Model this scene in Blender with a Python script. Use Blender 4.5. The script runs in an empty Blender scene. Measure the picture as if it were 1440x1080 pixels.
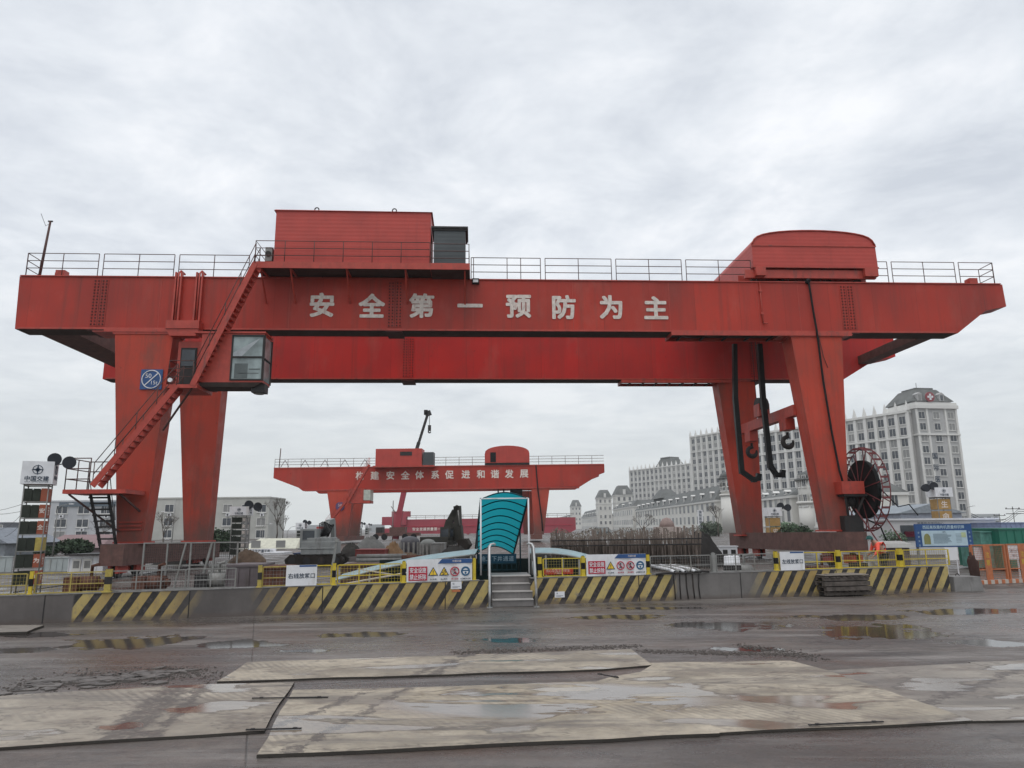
import bpy, math, random
from mathutils import Vector, Matrix
random.seed(7)
PI = math.pi
S = bpy.context.scene
COL = S.collection

# ------------------------------------------------------------------ camera
EYE = 2.0
PITCH = math.atan(.202); ROLL = .010; FPX = 1000.0
_F = Vector((0, math.cos(PITCH), math.sin(PITCH)))
_U0 = Vector((0, -math.sin(PITCH), math.cos(PITCH)))
_R0 = Vector((1, 0, 0))
_R = _R0 * math.cos(ROLL) - _U0 * math.sin(ROLL)
_U = _R0 * math.sin(ROLL) + _U0 * math.cos(ROLL)
cam = bpy.data.cameras.new('camera'); cam_o = bpy.data.objects.new('camera', cam); COL.objects.link(cam_o)
cam.sensor_width = 36; cam.lens = 36 * FPX / 1440; cam.clip_start = .1; cam.clip_end = 5000
cam_o.matrix_world = Matrix(((_R.x, _U.x, -_F.x, 0), (_R.y, _U.y, -_F.y, 0), (_R.z, _U.z, -_F.z, EYE), (0, 0, 0, 1)))
S.camera = cam_o

# ------------------------------------------------------------------ light
S.view_settings.view_transform = 'Standard'; S.view_settings.look = 'None'
S.view_settings.exposure = 0.0; S.view_settings.gamma = 1.0
SUN_EL, SUN_AZ = math.radians(64), math.radians(205)     # azimuth clockwise from +Y
W = bpy.data.worlds.new('World'); S.world = W; W.use_nodes = True
nt = W.node_tree; nt.nodes.clear()
def N(t, **k):
    n = nt.nodes.new(t)
    for a, b in k.items(): setattr(n, a, b)
    return n
out = N('ShaderNodeOutputWorld'); add = N('ShaderNodeAddShader')
bg1 = N('ShaderNodeBackground'); bg2 = N('ShaderNodeBackground')
sky = N('ShaderNodeTexSky', sky_type='NISHITA'); sky.sun_disc = False
sky.sun_elevation = SUN_EL; sky.sun_rotation = SUN_AZ; sky.air_density = 1.0; sky.dust_density = 3.0
bg1.inputs[1].default_value = .012
nt.links.new(sky.outputs[0], bg1.inputs[0])
tc = N('ShaderNodeTexCoord'); sep = N('ShaderNodeSeparateXYZ'); nt.links.new(tc.outputs['Generated'], sep.inputs[0])
mx = N('ShaderNodeMath', operation='MAXIMUM'); mx.inputs[1].default_value = 0
nt.links.new(sep.outputs[2], mx.inputs[0])
ad = N('ShaderNodeMath', operation='ADD'); ad.inputs[1].default_value = .12; nt.links.new(mx.outputs[0], ad.inputs[0])
dx = N('ShaderNodeMath', operation='DIVIDE'); dy = N('ShaderNodeMath', operation='DIVIDE')
nt.links.new(sep.outputs[0], dx.inputs[0]); nt.links.new(ad.outputs[0], dx.inputs[1])
nt.links.new(sep.outputs[1], dy.inputs[0]); nt.links.new(ad.outputs[0], dy.inputs[1])
cmb = N('ShaderNodeCombineXYZ'); nt.links.new(dx.outputs[0], cmb.inputs[0]); nt.links.new(dy.outputs[0], cmb.inputs[1])
n1 = N('ShaderNodeTexNoise'); n1.inputs['Scale'].default_value = 2.4; n1.inputs['Detail'].default_value = 8; n1.inputs['Roughness'].default_value = .6
n1.inputs['Distortion'].default_value = .25
n2 = N('ShaderNodeTexNoise'); n2.inputs['Scale'].default_value = .45; n2.inputs['Detail'].default_value = 3
for n in (n1, n2): nt.links.new(cmb.outputs[0], n.inputs['Vector'])
mm = N('ShaderNodeMix'); mm.data_type = 'FLOAT'; mm.inputs[0].default_value = .42
nt.links.new(n1.outputs[0], mm.inputs[2]); nt.links.new(n2.outputs[0], mm.inputs[3])
cr = N('ShaderNodeValToRGB')
cr.color_ramp.elements[0].position = .39; cr.color_ramp.elements[0].color = (.63, .67, .73, 1)
cr.color_ramp.elements[1].position = .60; cr.color_ramp.elements[1].color = (.97, .985, 1.01, 1)
e = cr.color_ramp.elements.new(.5); e.color = (.80, .835, .88, 1)
nt.links.new(mm.outputs[0], cr.inputs[0])
# flatter, slightly greyer towards the horizon
hz = N('ShaderNodeMapRange'); hz.inputs[1].default_value = .0; hz.inputs[2].default_value = .33
nt.links.new(sep.outputs[2], hz.inputs[0])
hm = N('ShaderNodeMix'); hm.data_type = 'RGBA'; hm.inputs[6].default_value = (.74, .775, .78, 1)
nt.links.new(hz.outputs[0], hm.inputs[0]); nt.links.new(cr.outputs[0], hm.inputs[7])
nt.links.new(hm.outputs[2], bg2.inputs[0]); bg2.inputs[1].default_value = 1.0
nt.links.new(bg1.outputs[0], add.inputs[0]); nt.links.new(bg2.outputs[0], add.inputs[1]); nt.links.new(add.outputs[0], out.inputs[0])
sl = bpy.data.lights.new('sun', 'SUN'); sl.energy = .9; sl.angle = math.radians(35); sl.color = (1, .98, .95)
so = bpy.data.objects.new('sun', sl); COL.objects.link(so)
sd = Vector((math.sin(SUN_AZ) * math.cos(SUN_EL), math.cos(SUN_AZ) * math.cos(SUN_EL), math.sin(SUN_EL)))
so.rotation_euler = sd.to_track_quat('Z', 'Y').to_euler()

# ------------------------------------------------------------------ geometry helpers
def ray(x, y): return _F + _R * ((x - 720) / FPX) + _U * ((540 - y) / FPX)
def G(x, y, z=0):
    d = ray(x, y); t = (z - EYE) / d.z; return Vector((d.x * t, d.y * t, z))
def at(x, y, Y):
    d = ray(x, y); t = Y / d.y; return Vector((d.x * t, Y, EYE + d.z * t))
def frame(ox, oy, a):
    """(pixel, offset) -> (u, z) on the vertical plane through (ox, oy) running along angle a"""
    c, s = math.cos(a), math.sin(a)
    def L(x, y, dd=0):
        d = ray(x, y)
        t = (dd + ox * -s + oy * c) / (d.x * -s + d.y * c)
        return (d.x * t - ox) * c + (d.y * t - oy) * s, EYE + d.z * t
    return L

class MB:
    def __init__(self): self.v = []; self.f = []; self.m = []; self.s = []
    def face(self, idx, mi=0, sm=False): self.f.append(idx); self.m.append(mi); self.s.append(sm)
    def hexa(self, p, mi=0):
        b = len(self.v); self.v += [tuple(q) for q in p]
        for q in ((0, 3, 2, 1), (4, 5, 6, 7), (0, 1, 5, 4), (1, 2, 6, 5), (2, 3, 7, 6), (3, 0, 4, 7)):
            self.face([b + k for k in q], mi)
        return self
    def box(self, x0, x1, y0, y1, z0, z1, mi=0):
        return self.hexa([(x0, y0, z0), (x1, y0, z0), (x1, y1, z0), (x0, y1, z0), (x0, y0, z1), (x1, y0, z1), (x1, y1, z1), (x0, y1, z1)], mi)
    def cbox(self, c, s, mi=0, rot=None):
        hx, hy, hz = s[0] / 2, s[1] / 2, s[2] / 2
        P = [(-hx, -hy, -hz), (hx, -hy, -hz), (hx, hy, -hz), (-hx, hy, -hz), (-hx, -hy, hz), (hx, -hy, hz), (hx, hy, hz), (-hx, hy, hz)]
        if rot: P = [rot @ Vector(q) for q in P]
        return self.hexa([(q[0] + c[0], q[1] + c[1], q[2] + c[2]) for q in P], mi)
    def taper(self, b, t, z0, z1, mi=0):
        """b, t = (x0,x1,y0,y1) at the bottom and top"""
        return self.hexa([(b[0], b[2], z0), (b[1], b[2], z0), (b[1], b[3], z0), (b[0], b[3], z0), (t[0], t[2], z1), (t[1], t[2], z1), (t[1], t[3], z1), (t[0], t[3], z1)], mi)
    def beam(self, p, q, w, h=None, mi=0):
        """square bar from p to q; w across horizontally, h the other way"""
        p, q = Vector(p), Vector(q); h = h or w; d = (q - p)
        if d.length < 1e-6: return self
        d.normalize(); s = d.cross(Vector((0, 0, 1)))
        if s.length < .05: s = Vector((1, 0, 0))
        s.normalize(); u = s.cross(d)
        P = []
        for o in (p, q):
            P += [o - s * w / 2 - u * h / 2, o + s * w / 2 - u * h / 2, o + s * w / 2 + u * h / 2, o - s * w / 2 + u * h / 2]
        return self.hexa(P, mi)
    def tube(self, pts, r, n=6, mi=0, cap=True):
        pts = [Vector(p) for p in pts]; R = r if isinstance(r, (list, tuple)) else [r] * len(pts)
        b0 = len(self.v); ref = None
        for i, p in enumerate(pts):
            d = (pts[min(i + 1, len(pts) - 1)] - pts[max(i - 1, 0)]).normalized()
            if ref is None:
                ref = d.cross(Vector((0, 0, 1)))
                if ref.length < .05: ref = Vector((1, 0, 0))
            s = (ref - d * ref.dot(d)).normalized(); ref = s; u = s.cross(d)
            for k in range(n):
                a = 2 * PI * k / n; self.v.append(tuple(p + (s * math.cos(a) + u * math.sin(a)) * R[i]))
        for i in range(len(pts) - 1):
            for k in range(n):
                a, b = b0 + i * n + k, b0 + i * n + (k + 1) % n
                self.face([a, a + n, b + n, b], mi, True)
        if cap:
            self.face([b0 + k for k in range(n)], mi); e0 = b0 + (len(pts) - 1) * n
            self.face([e0 + n - 1 - k for k in range(n)], mi)
        return self
    def prism(self, poly, y0, y1, mi=0):
        """poly in (x,z), extruded from y0 to y1"""
        n = len(poly); b = len(self.v)
        self.v += [(x, y0, z) for x, z in poly] + [(x, y1, z) for x, z in poly]
        self.face(list(range(b, b + n)), mi); self.face(list(range(b + 2 * n - 1, b + n - 1, -1)), mi)
        for k in range(n):
            j = (k + 1) % n; self.face([b + k, b + n + k, b + n + j, b + j], mi)
        return self
    def slab(self, poly, z0, z1, mi=0):
        n = len(poly); b = len(self.v)
        self.v += [(p[0], p[1], z0) for p in poly] + [(p[0], p[1], z1) for p in poly]
        self.face(list(range(b + n - 1, b - 1, -1)), mi); self.face(list(range(b + n, b + 2 * n)), mi)
        for k in range(n):
            j = (k + 1) % n; self.face([b + k, b + j, b + n + j, b + n + k], mi)
        return self
    def frustum(self, x0, x1, y0, y1, z0, z1, k, mi=0):
        cx, cy = (x0 + x1) / 2, (y0 + y1) / 2
        return self.taper((x0, x1, y0, y1), (cx + (x0 - cx) * k, cx + (x1 - cx) * k, cy + (y0 - cy) * k, cy + (y1 - cy) * k), z0, z1, mi)
    def disc(self, c, r, axis='y', t=.01, n=20, mi=0):
        a = Vector({'x': (1, 0, 0), 'y': (0, 1, 0), 'z': (0, 0, 1)}[axis]) * t / 2; c = Vector(c)
        return self.tube([c - a, c + a], r, n, mi)
    def torus(self, c, R, r, ax1, ax2, n=40, m=6, mi=0, a0=0, a1=2 * PI):
        c = Vector(c); ax1 = Vector(ax1); ax2 = Vector(ax2); full = abs(a1 - a0 - 2 * PI) < 1e-3
        pts = [c + (ax1 * math.cos(a0 + (a1 - a0) * k / n) + ax2 * math.sin(a0 + (a1 - a0) * k / n)) * R for k in range(n + 1)]
        return self.tube(pts, r, m, mi, cap=not full)
    def ico(self, c, r, mi=0, jit=.0, sq=1.0):
        t = (1 + 5 ** .5) / 2; b = len(self.v)
        V = [(-1, t, 0), (1, t, 0), (-1, -t, 0), (1, -t, 0), (0, -1, t), (0, 1, t), (0, -1, -t), (0, 1, -t), (t, 0, -1), (t, 0, 1), (-t, 0, -1), (-t, 0, 1)]
        Fs = [(0, 11, 5), (0, 5, 1), (0, 1, 7), (0, 7, 10), (0, 10, 11), (1, 5, 9), (5, 11, 4), (11, 10, 2), (10, 7, 6), (7, 1, 8), (3, 9, 4), (3, 4, 2), (3, 2, 6), (3, 6, 8), (3, 8, 9), (4, 9, 5), (2, 4, 11), (6, 2, 10), (8, 6, 7), (9, 8, 1)]
        for q in V:
            k = r / 1.902 * (1 + random.uniform(-jit, jit)); self.v.append((c[0] + q[0] * k, c[1] + q[1] * k, c[2] + q[2] * k * sq))
        for q in Fs: self.face([b + i for i in q], mi)
        return self
    def text(self, body, c, size, mi=0, off=.012, axis='front', sx=1.0, spacing=1.0, t=.01):
        """text centred on c, standing upright, facing -y ('front') or +x ('right'); off thickens the strokes"""
        vs, fs = glyphs(body, 0, spacing); k = off * .8
        sh = [(0, 0)] if off <= .012 else [(0, 0), (k, 0), (-k, 0), (0, k), (0, -k)]
        if off > .025: sh += [(k * .8, k * .8), (-k * .8, k * .8), (k * .8, -k * .8), (-k * .8, -k * .8)]
        for i, (ax, ay) in enumerate(sh):
            b = len(self.v); e = i * .0007
            for x, y in vs:
                if axis == 'front': self.v.append((c[0] + (x + ax) * size * sx, c[1] - e, c[2] + (y + ay) * size))
                else: self.v.append((c[0] + e, c[1] + (x + ax) * size * sx, c[2] + (y + ay) * size))
            for f in fs: self.face([b + q for q in f], mi)
        return self
    def build(self, name, mats, parent=None, loc=None, rz=0):
        me = bpy.data.meshes.new(name); me.from_pydata(self.v, [], self.f)
        if not isinstance(mats, (list, tuple)): mats = [mats]
        for m in mats: me.materials.append(m)
        me.polygons.foreach_set('material_index', self.m); me.polygons.foreach_set('use_smooth', self.s)
        me.update()
        o = bpy.data.objects.new(name, me); COL.objects.link(o)
        if parent: o.parent = parent
        if loc is not None: o.location = loc
        o.rotation_euler.z = rz
        return o

_gc = {}
def glyphs(body, off, spacing=1.0):
    k = (body, off, spacing)
    if k in _gc: return _gc[k]
    cu = bpy.data.curves.new('glyph', 'FONT'); cu.body = body; cu.offset = off; cu.align_x = 'CENTER'; cu.resolution_u = 3
    cu.space_character = spacing
    o = bpy.data.objects.new('glyph', cu); COL.objects.link(o)
    dg = bpy.context.evaluated_depsgraph_get(); m = o.evaluated_get(dg).to_mesh()
    vs = [(v.co.x, v.co.y) for v in m.vertices]; fs = [list(p.vertices) for p in m.polygons]
    o.evaluated_get(dg).to_mesh_clear(); bpy.data.objects.remove(o); bpy.data.curves.remove(cu)
    if vs:
        ym = (min(v[1] for v in vs) + max(v[1] for v in vs)) / 2; xm = (min(v[0] for v in vs) + max(v[0] for v in vs)) / 2
        vs = [(x - xm, y - ym) for x, y in vs]
    _gc[k] = (vs, fs); return _gc[k]

def tag(o, label=None, cat=None, group=None, kind=None):
    if label: o['label'] = label
    if cat: o['category'] = cat
    if group: o['group'] = group
    if kind: o['kind'] = kind
    return o
def thing(name, label, cat, loc=(0, 0, 0), rz=0, group=None):
    o = bpy.data.objects.new(name, None); COL.objects.link(o); o.location = loc; o.rotation_euler.z = rz; o.empty_display_size = .2
    return tag(o, label, cat, group)
def copy_tree(o, parent=None):
    c = o.copy(); COL.objects.link(c); c.parent = parent
    for ch in [x for x in COL.objects if x.parent == o]: copy_tree(ch, c)
    return c

# ------------------------------------------------------------------ materials
class NT:
    def __init__(s, name):
        s.m = bpy.data.materials.new(name); s.m.use_nodes = True; s.t = s.m.node_tree
        s.b = s.t.nodes['Principled BSDF']; s.tc = s.t.nodes.new('ShaderNodeTexCoord')
    def n(s, t, **k):
        x = s.t.nodes.new(t)
        for a, b in k.items(): setattr(x, a, b)
        return x
    def l(s, a, b): s.t.links.new(a, b)
    def vec(s, scale=(1, 1, 1), src='Object', loc=(0, 0, 0)):
        m = s.n('ShaderNodeMapping'); m.inputs['Scale'].default_value = scale; m.inputs['Location'].default_value = loc
        s.l(s.tc.outputs[src], m.inputs[0]); return m.outputs[0]
    def noise(s, scale, detail=4, rough=.55, v=None, dist=0):
        x = s.n('ShaderNodeTexNoise'); x.inputs['Scale'].default_value = scale; x.inputs['Detail'].default_value = detail
        x.inputs['Roughness'].default_value = rough; x.inputs['Distortion'].default_value = dist
        s.l(v if v is not None else s.tc.outputs['Object'], x.inputs['Vector']); return x.outputs[0]
    def rng(s, x, a, b, c=0, d=1):
        r = s.n('ShaderNodeMapRange'); r.inputs[1].default_value = a; r.inputs[2].default_value = b
        r.inputs[3].default_value = c; r.inputs[4].default_value = d; s.l(x, r.inputs[0]); return r.outputs[0]
    def math(s, op, a, b=None, clamp=False):
        x = s.n('ShaderNodeMath', operation=op); x.use_clamp = clamp
        for i, q in enumerate((a, b)):
            if q is None: continue
            if isinstance(q, (int, float)): x.inputs[i].default_value = q
            else: s.l(q, x.inputs[i])
        return x.outputs[0]
    def mix(s, f, a, b):
        x = s.n('ShaderNodeMix'); x.data_type = 'RGBA'
        for i, q in ((0, f), (6, a), (7, b)):
            if isinstance(q, (int, float)): x.inputs[i].default_value = q
            elif isinstance(q, tuple): x.inputs[i].default_value = (*q, 1)
            else: s.l(q, x.inputs[i])
        return x.outputs[2]
    def mixf(s, f, a, b):
        x = s.n('ShaderNodeMix'); x.data_type = 'FLOAT'
        for i, q in ((0, f), (2, a), (3, b)):
            if isinstance(q, (int, float)): x.inputs[i].default_value = q
            else: s.l(q, x.inputs[i])
        return x.outputs[0]
    def bump(s, h, st=.3, d=.02):
        x = s.n('ShaderNodeBump'); x.inputs['Strength'].default_value = st; x.inputs['Distance'].default_value = d
        s.l(h, x.inputs['Height']); s.l(x.outputs[0], s.b.inputs['Normal'])
    def col(s, c): s.l(c, s.b.inputs['Base Color'])
    def ro(s, c):
        if isinstance(c, (int, float)): s.b.inputs['Roughness'].default_value = c
        else: s.l(c, s.b.inputs['Roughness'])

_mc = {}
def flat(name, c, rough=.6, metal=0, var=.18, scale=3.0, dirt=None, bump=0):
    if name in _mc: return _mc[name]
    m = NT(name); f = m.rng(m.noise(scale, 5, .6), .3, .7)
    base = m.mix(f, tuple(x * (1 - var) for x in c), tuple(min(1, x * (1 + var)) for x in c))
    if dirt:
        d = m.rng(m.noise(scale * .6, 6, .7, m.vec((1.5, 1.5, .35))), .55, .75); base = m.mix(d, base, dirt)
    if max(c) < .12: m.b.inputs['Specular IOR Level'].default_value = .2
    m.col(base); m.ro(rough); m.b.inputs['Metallic'].default_value = metal
    if bump: m.bump(m.noise(scale * 8, 4), bump, .01)
    _mc[name] = m.m; return m.m

def paint_red(name, c, streak=.5, low_dirt=False, seams=False, scale=1.0):
    m = NT(name)
    big = m.rng(m.noise(.22 * scale, 3, .5), .35, .65)
    base = m.mix(big, (c[0] * .74, c[1] * .95, c[2] * 1.1), tuple(min(1, x * 1.08) for x in c))
    ver = m.rng(m.noise(1.1 * scale, 6, .65, m.vec((2.2, 2.2, .10))), .5, .82)
    base = m.mix(m.math('MULTIPLY', ver, streak), base, (.13, .055, .045))
    fade = m.rng(m.noise(.8 * scale, 4, .6, m.vec((1, 1, .5), loc=(7, 3, 1))), .55, .8)
    base = m.mix(m.math('MULTIPLY', fade, .28), base, (.50, .18, .14))
    grm = m.rng(m.noise(.5 * scale, 6, .7, m.vec((1.3, 1.3, .6), loc=(11, 5, 2))), .52, .72); base = m.mix(m.math('MULTIPLY', grm, .62 if low_dirt else .3), base, (.13, .075, .06))
    spots = m.rng(m.noise(3.5 * scale, 3, .7, m.vec((1, 1, .8), loc=(31, 2, 5))), .70, .74)
    base = m.mix(m.math('MULTIPLY', spots, .65), base, (.07, .035, .03))
    sx = m.n('ShaderNodeSeparateXYZ'); m.l(m.tc.outputs['Object'], sx.inputs[0])
    if low_dirt:
        z = sx.outputs[2]
        nn = m.noise(.55, 6, .7, m.vec((1.2, 1.2, .5), loc=(3, 9, 2)))
        k = m.rng(m.math('SUBTRACT', m.math('MULTIPLY', nn, 8.0), z), -.6, 2.8)
        base = m.mix(m.math('MULTIPLY', k, .8), base, (.10, .083, .072))
    if seams:
        w = m.math('PINGPONG', m.math('MULTIPLY', sx.outputs[0], .43), .5)
        wn = m.n('ShaderNodeTexWhiteNoise', noise_dimensions='1D'); m.l(m.math('FLOOR', m.math('MULTIPLY', sx.outputs[0], .43)), wn.inputs['W'])
        base = m.mix(m.math('MULTIPLY', wn.outputs[0], .30), base, (.22, .042, .036))
        run = m.rng(m.noise(1.0, 5, .7, m.vec((5, 5, .12), loc=(2, 2, 6))), .60, .74); base = m.mix(m.math('MULTIPLY', run, .45), base, (.09, .04, .035))
        k = m.rng(w, .0, .012, 1, 0)
        base = m.mix(m.math('MULTIPLY', k, .35), base, (.16, .03, .025))
    m.col(base); m.ro(m.rng(m.noise(2, 4), .3, .7, .38, .62)); m.bump(m.noise(1.3, 3, .5), .12, .05)
    m.b.inputs['Specular IOR Level'].default_value = .18
    return m.m

RED = paint_red('crane_red_paint', (.44, .048, .032), .75, seams=True)
REDLEG = paint_red('crane_leg_paint', (.46, .060, .036), .75, low_dirt=True)
REDDEEP = paint_red('rear_girder_paint', (.56, .034, .028), .45, seams=True)
REDTRIM = flat('red_trim_paint', (.40, .05, .032), .5, dirt=(.12, .05, .04))
RED2 = paint_red('second_crane_paint', (.45, .048, .032), .5, scale=.5)
RED2LEG = paint_red('second_crane_leg_paint', (.46, .07, .045), .4, low_dirt=True, scale=.5)
PINK = flat('haze_tinted_red_paint', (.33, .042, .062), .6, var=.12, scale=.3)  # pink cast of distant haze is mixed into this red
BEAMM = flat('muddy_brown_beam', (.12, .06, .05), .75, var=.3, dirt=(.07, .05, .042))
def corrugated(name, c, per=.22, vertical=False, dark=.75, rough=.5):
    m = NT(name); sx = m.n('ShaderNodeSeparateXYZ'); m.l(m.tc.outputs['Object'], sx.inputs[0])
    ax = m.math('ADD', sx.outputs[0], sx.outputs[1]) if vertical else sx.outputs[2]
    w = m.math('PINGPONG', m.math('MULTIPLY', ax, 1 / per), .5)
    g = m.rng(m.noise(.8, 5, .6), .3, .7)
    base = m.mix(g, tuple(x * .85 for x in c), tuple(min(1, x * 1.1) for x in c))
    st = m.rng(m.noise(1.2, 5, .6, m.vec((2, 2, .2))), .55, .8)
    base = m.mix(m.math('MULTIPLY', st, .35), base, tuple(x * .4 for x in c))
    m.col(base); m.ro(rough); m.bump(m.rng(w, 0, .5), .22, .02)
    return m.m
REDCORR = corrugated('red_ribbed_cladding', (.44, .048, .034), .20)
DGREY = corrugated('dark_grey_cladding', (.055, .065, .07), .2)
BLACK = flat('black_rubber', (.012, .012, .013), .7)
DARK = flat('dark_steel', (.035, .033, .033), .55, dirt=(.07, .05, .04))
BLACKSTEEL = flat('blackened_steel', (.015, .018, .018), .45)
STEEL = flat('galvanised_steel', (.42, .43, .43), .38, metal=.6, dirt=(.2, .18, .16))
RAIL = flat('weathered_railing', (.10, .055, .05), .6)
WHITE = flat('white_paint', (.72, .73, .75), .5, var=.08, dirt=(.5, .48, .45))
LETTER = flat('faded_white_lettering', (.62, .55, .50), .7, var=.2, scale=6, dirt=(.42, .22, .18))
LETTER2 = flat('white_lettering_thin', (.75, .68, .62), .7)
YEL = flat('yellow_paint', (.55, .42, .03), .55, var=.2, scale=8, dirt=(.28, .22, .10))
YEL2 = flat('worn_yellow_paint', (.38, .30, .07), .6, var=.25, scale=8, dirt=(.18, .16, .12))
ORANGE = flat('orange_paint', (.44, .14, .055), .55, var=.2, scale=6, dirt=(.30, .14, .08))
GREYM = flat('weathered_grey_mesh', (.22, .22, .21), .6, var=.25, dirt=(.14, .12, .10))
BLUE = flat('blue_sign_paint', (.02, .075, .22), .5)
BLUEL = flat('pale_blue_print', (.42, .55, .62), .6, var=.1)
TEXTD = flat('dark_print', (.03, .05, .08), .7)
CRIM = flat('crimson_print', (.45, .01, .04), .55, var=.08)
SIGNY = flat('warning_yellow_print', (.75, .50, .03), .5)
PRINTBLUE = flat('mandatory_blue_print', (.02, .10, .20), .5)
CONC = flat('grey_concrete', (.20, .195, .19), .8, var=.2, dirt=(.09, .085, .08), bump=.3)
def glass(name, c=(.05, .07, .08), r=.08):
    m = NT(name); f = m.rng(m.noise(1.2, 3), .3, .7); m.col(m.mix(f, tuple(x * .6 for x in c), tuple(x * 1.5 for x in c))); m.ro(r)
    return m.m
GLASS = glass('window_glass', (.045, .055, .065), .12)
CABGLASS = glass('cab_glass', (.24, .29, .29), .06)
FARGLASS = flat('far_window_glass', (.06, .068, .08), .35, var=.5, scale=.35)

# ground: wet concrete yard
def ground_material():
    m = NT('wet_concrete_ground')
    base = m.mix(m.rng(m.noise(.35, 7, .65, m.vec((.7, 1.6, 1))), .32, .68), (.045, .037, .032), (.195, .168, .148))
    base = m.mix(m.rng(m.noise(6, 5, .7), .4, .8), base, (.075, .068, .066))
    # tyre drag marks
    tr = m.rng(m.noise(1.0, 4, .6, m.vec((.25, 2.2, 1), loc=(5, 1, 0))), .5, .66)
    base = m.mix(m.math('MULTIPLY', tr, .6), base, (.27, .25, .235))
    tk = m.rng(m.noise(.9, 5, .6, m.vec((.35, 1.8, 1), loc=(15, 4, 0))), .55, .64); base = m.mix(m.math('MULTIPLY', tk, .55), base, (.06, .054, .052))
    sx = m.n('ShaderNodeSeparateXYZ'); m.l(m.tc.outputs['Object'], sx.inputs[0])
    # cast slab joints
    jx = m.rng(m.math('PINGPONG', m.math('MULTIPLY', m.math('ADD', sx.outputs[0], m.math('MULTIPLY', sx.outputs[1], .35)), .1), .5), 0, .0016, 1, 0)
    jy = m.rng(m.math('PINGPONG', m.math('MULTIPLY', m.math('ADD', sx.outputs[1], m.math('MULTIPLY', sx.outputs[0], -.2)), .095), .5), 0, .0016, 1, 0)
    sp = m.rng(m.noise(38, 4, .8), .56, .72); base = m.mix(m.math('MULTIPLY', sp, .5), base, (.27, .255, .24))
    sp2 = m.rng(m.noise(17, 5, .8, m.vec((1, 1, 1), loc=(4, 4, 4))), .58, .7); base = m.mix(m.math('MULTIPLY', sp2, .55), base, (.035, .03, .028))
    vo = m.n('ShaderNodeTexVoronoi', feature='DISTANCE_TO_EDGE'); vo.inputs['Scale'].default_value = .42
    dn = m.n('ShaderNodeTexNoise'); dn.inputs['Scale'].default_value = 2.2; dn.inputs['Detail'].default_value = 5; m.l(m.tc.outputs['Object'], dn.inputs['Vector'])
    va = m.n('ShaderNodeVectorMath', operation='ADD'); m.l(m.tc.outputs['Object'], va.inputs[0]); m.l(dn.outputs['Color'], va.inputs[1]); m.l(va.outputs[0], vo.inputs['Vector'])
    ck = m.math('MULTIPLY', m.rng(vo.outputs['Distance'], .002, .010, 1, 0), m.rng(m.noise(.3, 2), .5, .58)); base = m.mix(m.math('MULTIPLY', ck, .75), base, (.03, .026, .024))
    j = m.math('MAXIMUM', jx, jy); base = m.mix(m.math('MULTIPLY', j, .8), base, (.04, .038, .036))
    nz = m.noise(1.3, 5, .6)
    pud = None
    for px, py, hx, hy in ((175, 903, 95, 9), (330, 906, 70, 6), (60, 893, 60, 3), (865, 868, 80, 3.5), (1200, 868, 90, 4), (1235, 888, 110, 10), (1370, 860, 110, 4), (1020, 880, 100, 6), (1400, 905, 60, 5), (520, 893, 90, 4), (700, 900, 60, 4), (430, 915, 60, 3), (20, 915, 60, 5), (1060, 912, 60, 4), (930, 855, 90, 2)):
        c = G(px, py); rx = (G(px + hx, py) - c).length; ry = (G(px, py - hy) - c).length
        q = m.n('ShaderNodeVectorMath', operation='SUBTRACT'); m.l(m.tc.outputs['Object'], q.inputs[0]); q.inputs[1].default_value = c
        w = m.n('ShaderNodeVectorMath', operation='MULTIPLY'); m.l(q.outputs[0], w.inputs[0]); w.inputs[1].default_value = (1 / rx, 1 / ry, 0)
        ln = m.n('ShaderNodeVectorMath', operation='LENGTH'); m.l(w.outputs[0], ln.inputs[0])
        v = m.math('SUBTRACT', 1.0, ln.outputs['Value'])
        pud = v if pud is None else m.math('MAXIMUM', pud, v)
    pm = m.math('ADD', pud, m.math('MULTIPLY', m.math('SUBTRACT', nz, .5), 2.6))
    pm = m.rng(pm, .08, .2)
    damp = m.rng(m.noise(.28, 5, .6, m.vec((.6, 1.5, 1), loc=(2, 8, 0))), .42, .6)
    base = m.mix(m.math('MULTIPLY', damp, .55), base, (.055, .046, .043))
    brn = m.rng(m.noise(.5, 4, .6, m.vec((.6, 1.2, 1), loc=(22, 8, 0))), .5, .68); base = m.mix(m.math('MULTIPLY', brn, .55), base, (.10, .060, .042))
    base = m.mix(pm, base, (.05, .043, .04))
    m.col(base)
    ro = m.mixf(damp, .52, .19); fr = m.rng(m.noise(4, 6, .75, m.vec((.6, 1.4, 1))), .35, .65, -.14, .18); ro = m.math('ADD', ro, fr, True); ro = m.mixf(pm, ro, .09); m.ro(ro)
    h = m.math('MULTIPLY', m.math('SUBTRACT', m.math('ADD', m.noise(14, 6, .75), m.math('MULTIPLY', m.noise(1.5, 3), 2.0)), m.math('MULTIPLY', j, 1.5)), m.math('SUBTRACT', 1, pm))
    m.bump(h, .55, .016)
    return m.m
gm = ground_material()
b = MB(); b.v += [(-2500, -60, 0), (2500, -60, 0), (2500, 4200, 0), (-2500, 4200, 0)]; b.face([0, 1, 2, 3])
tag(b.build('ground', gm), kind='structure')

# muddy works floor behind the parapet
mud = NT('muddy_works_floor')
mud.col(mud.mix(mud.rng(mud.noise(.5, 6, .7), .35, .65), (.055, .045, .038), (.13, .11, .097))); mud.ro(mud.rng(mud.noise(.7, 4), .4, .6, .25, .8)); mud.bump(mud.noise(3, 6, .7), .6, .05)
b = MB(); b.v += [(-60, 9, .004), (0, 19.6, .004), (60, 33, .004), (220, 140, .004), (160, 400, .004), (-160, 400, .004), (-160, 60, .004)]; b.face(list(range(7)))
tag(b.build('site_ground', mud.m), kind='structure')

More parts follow.
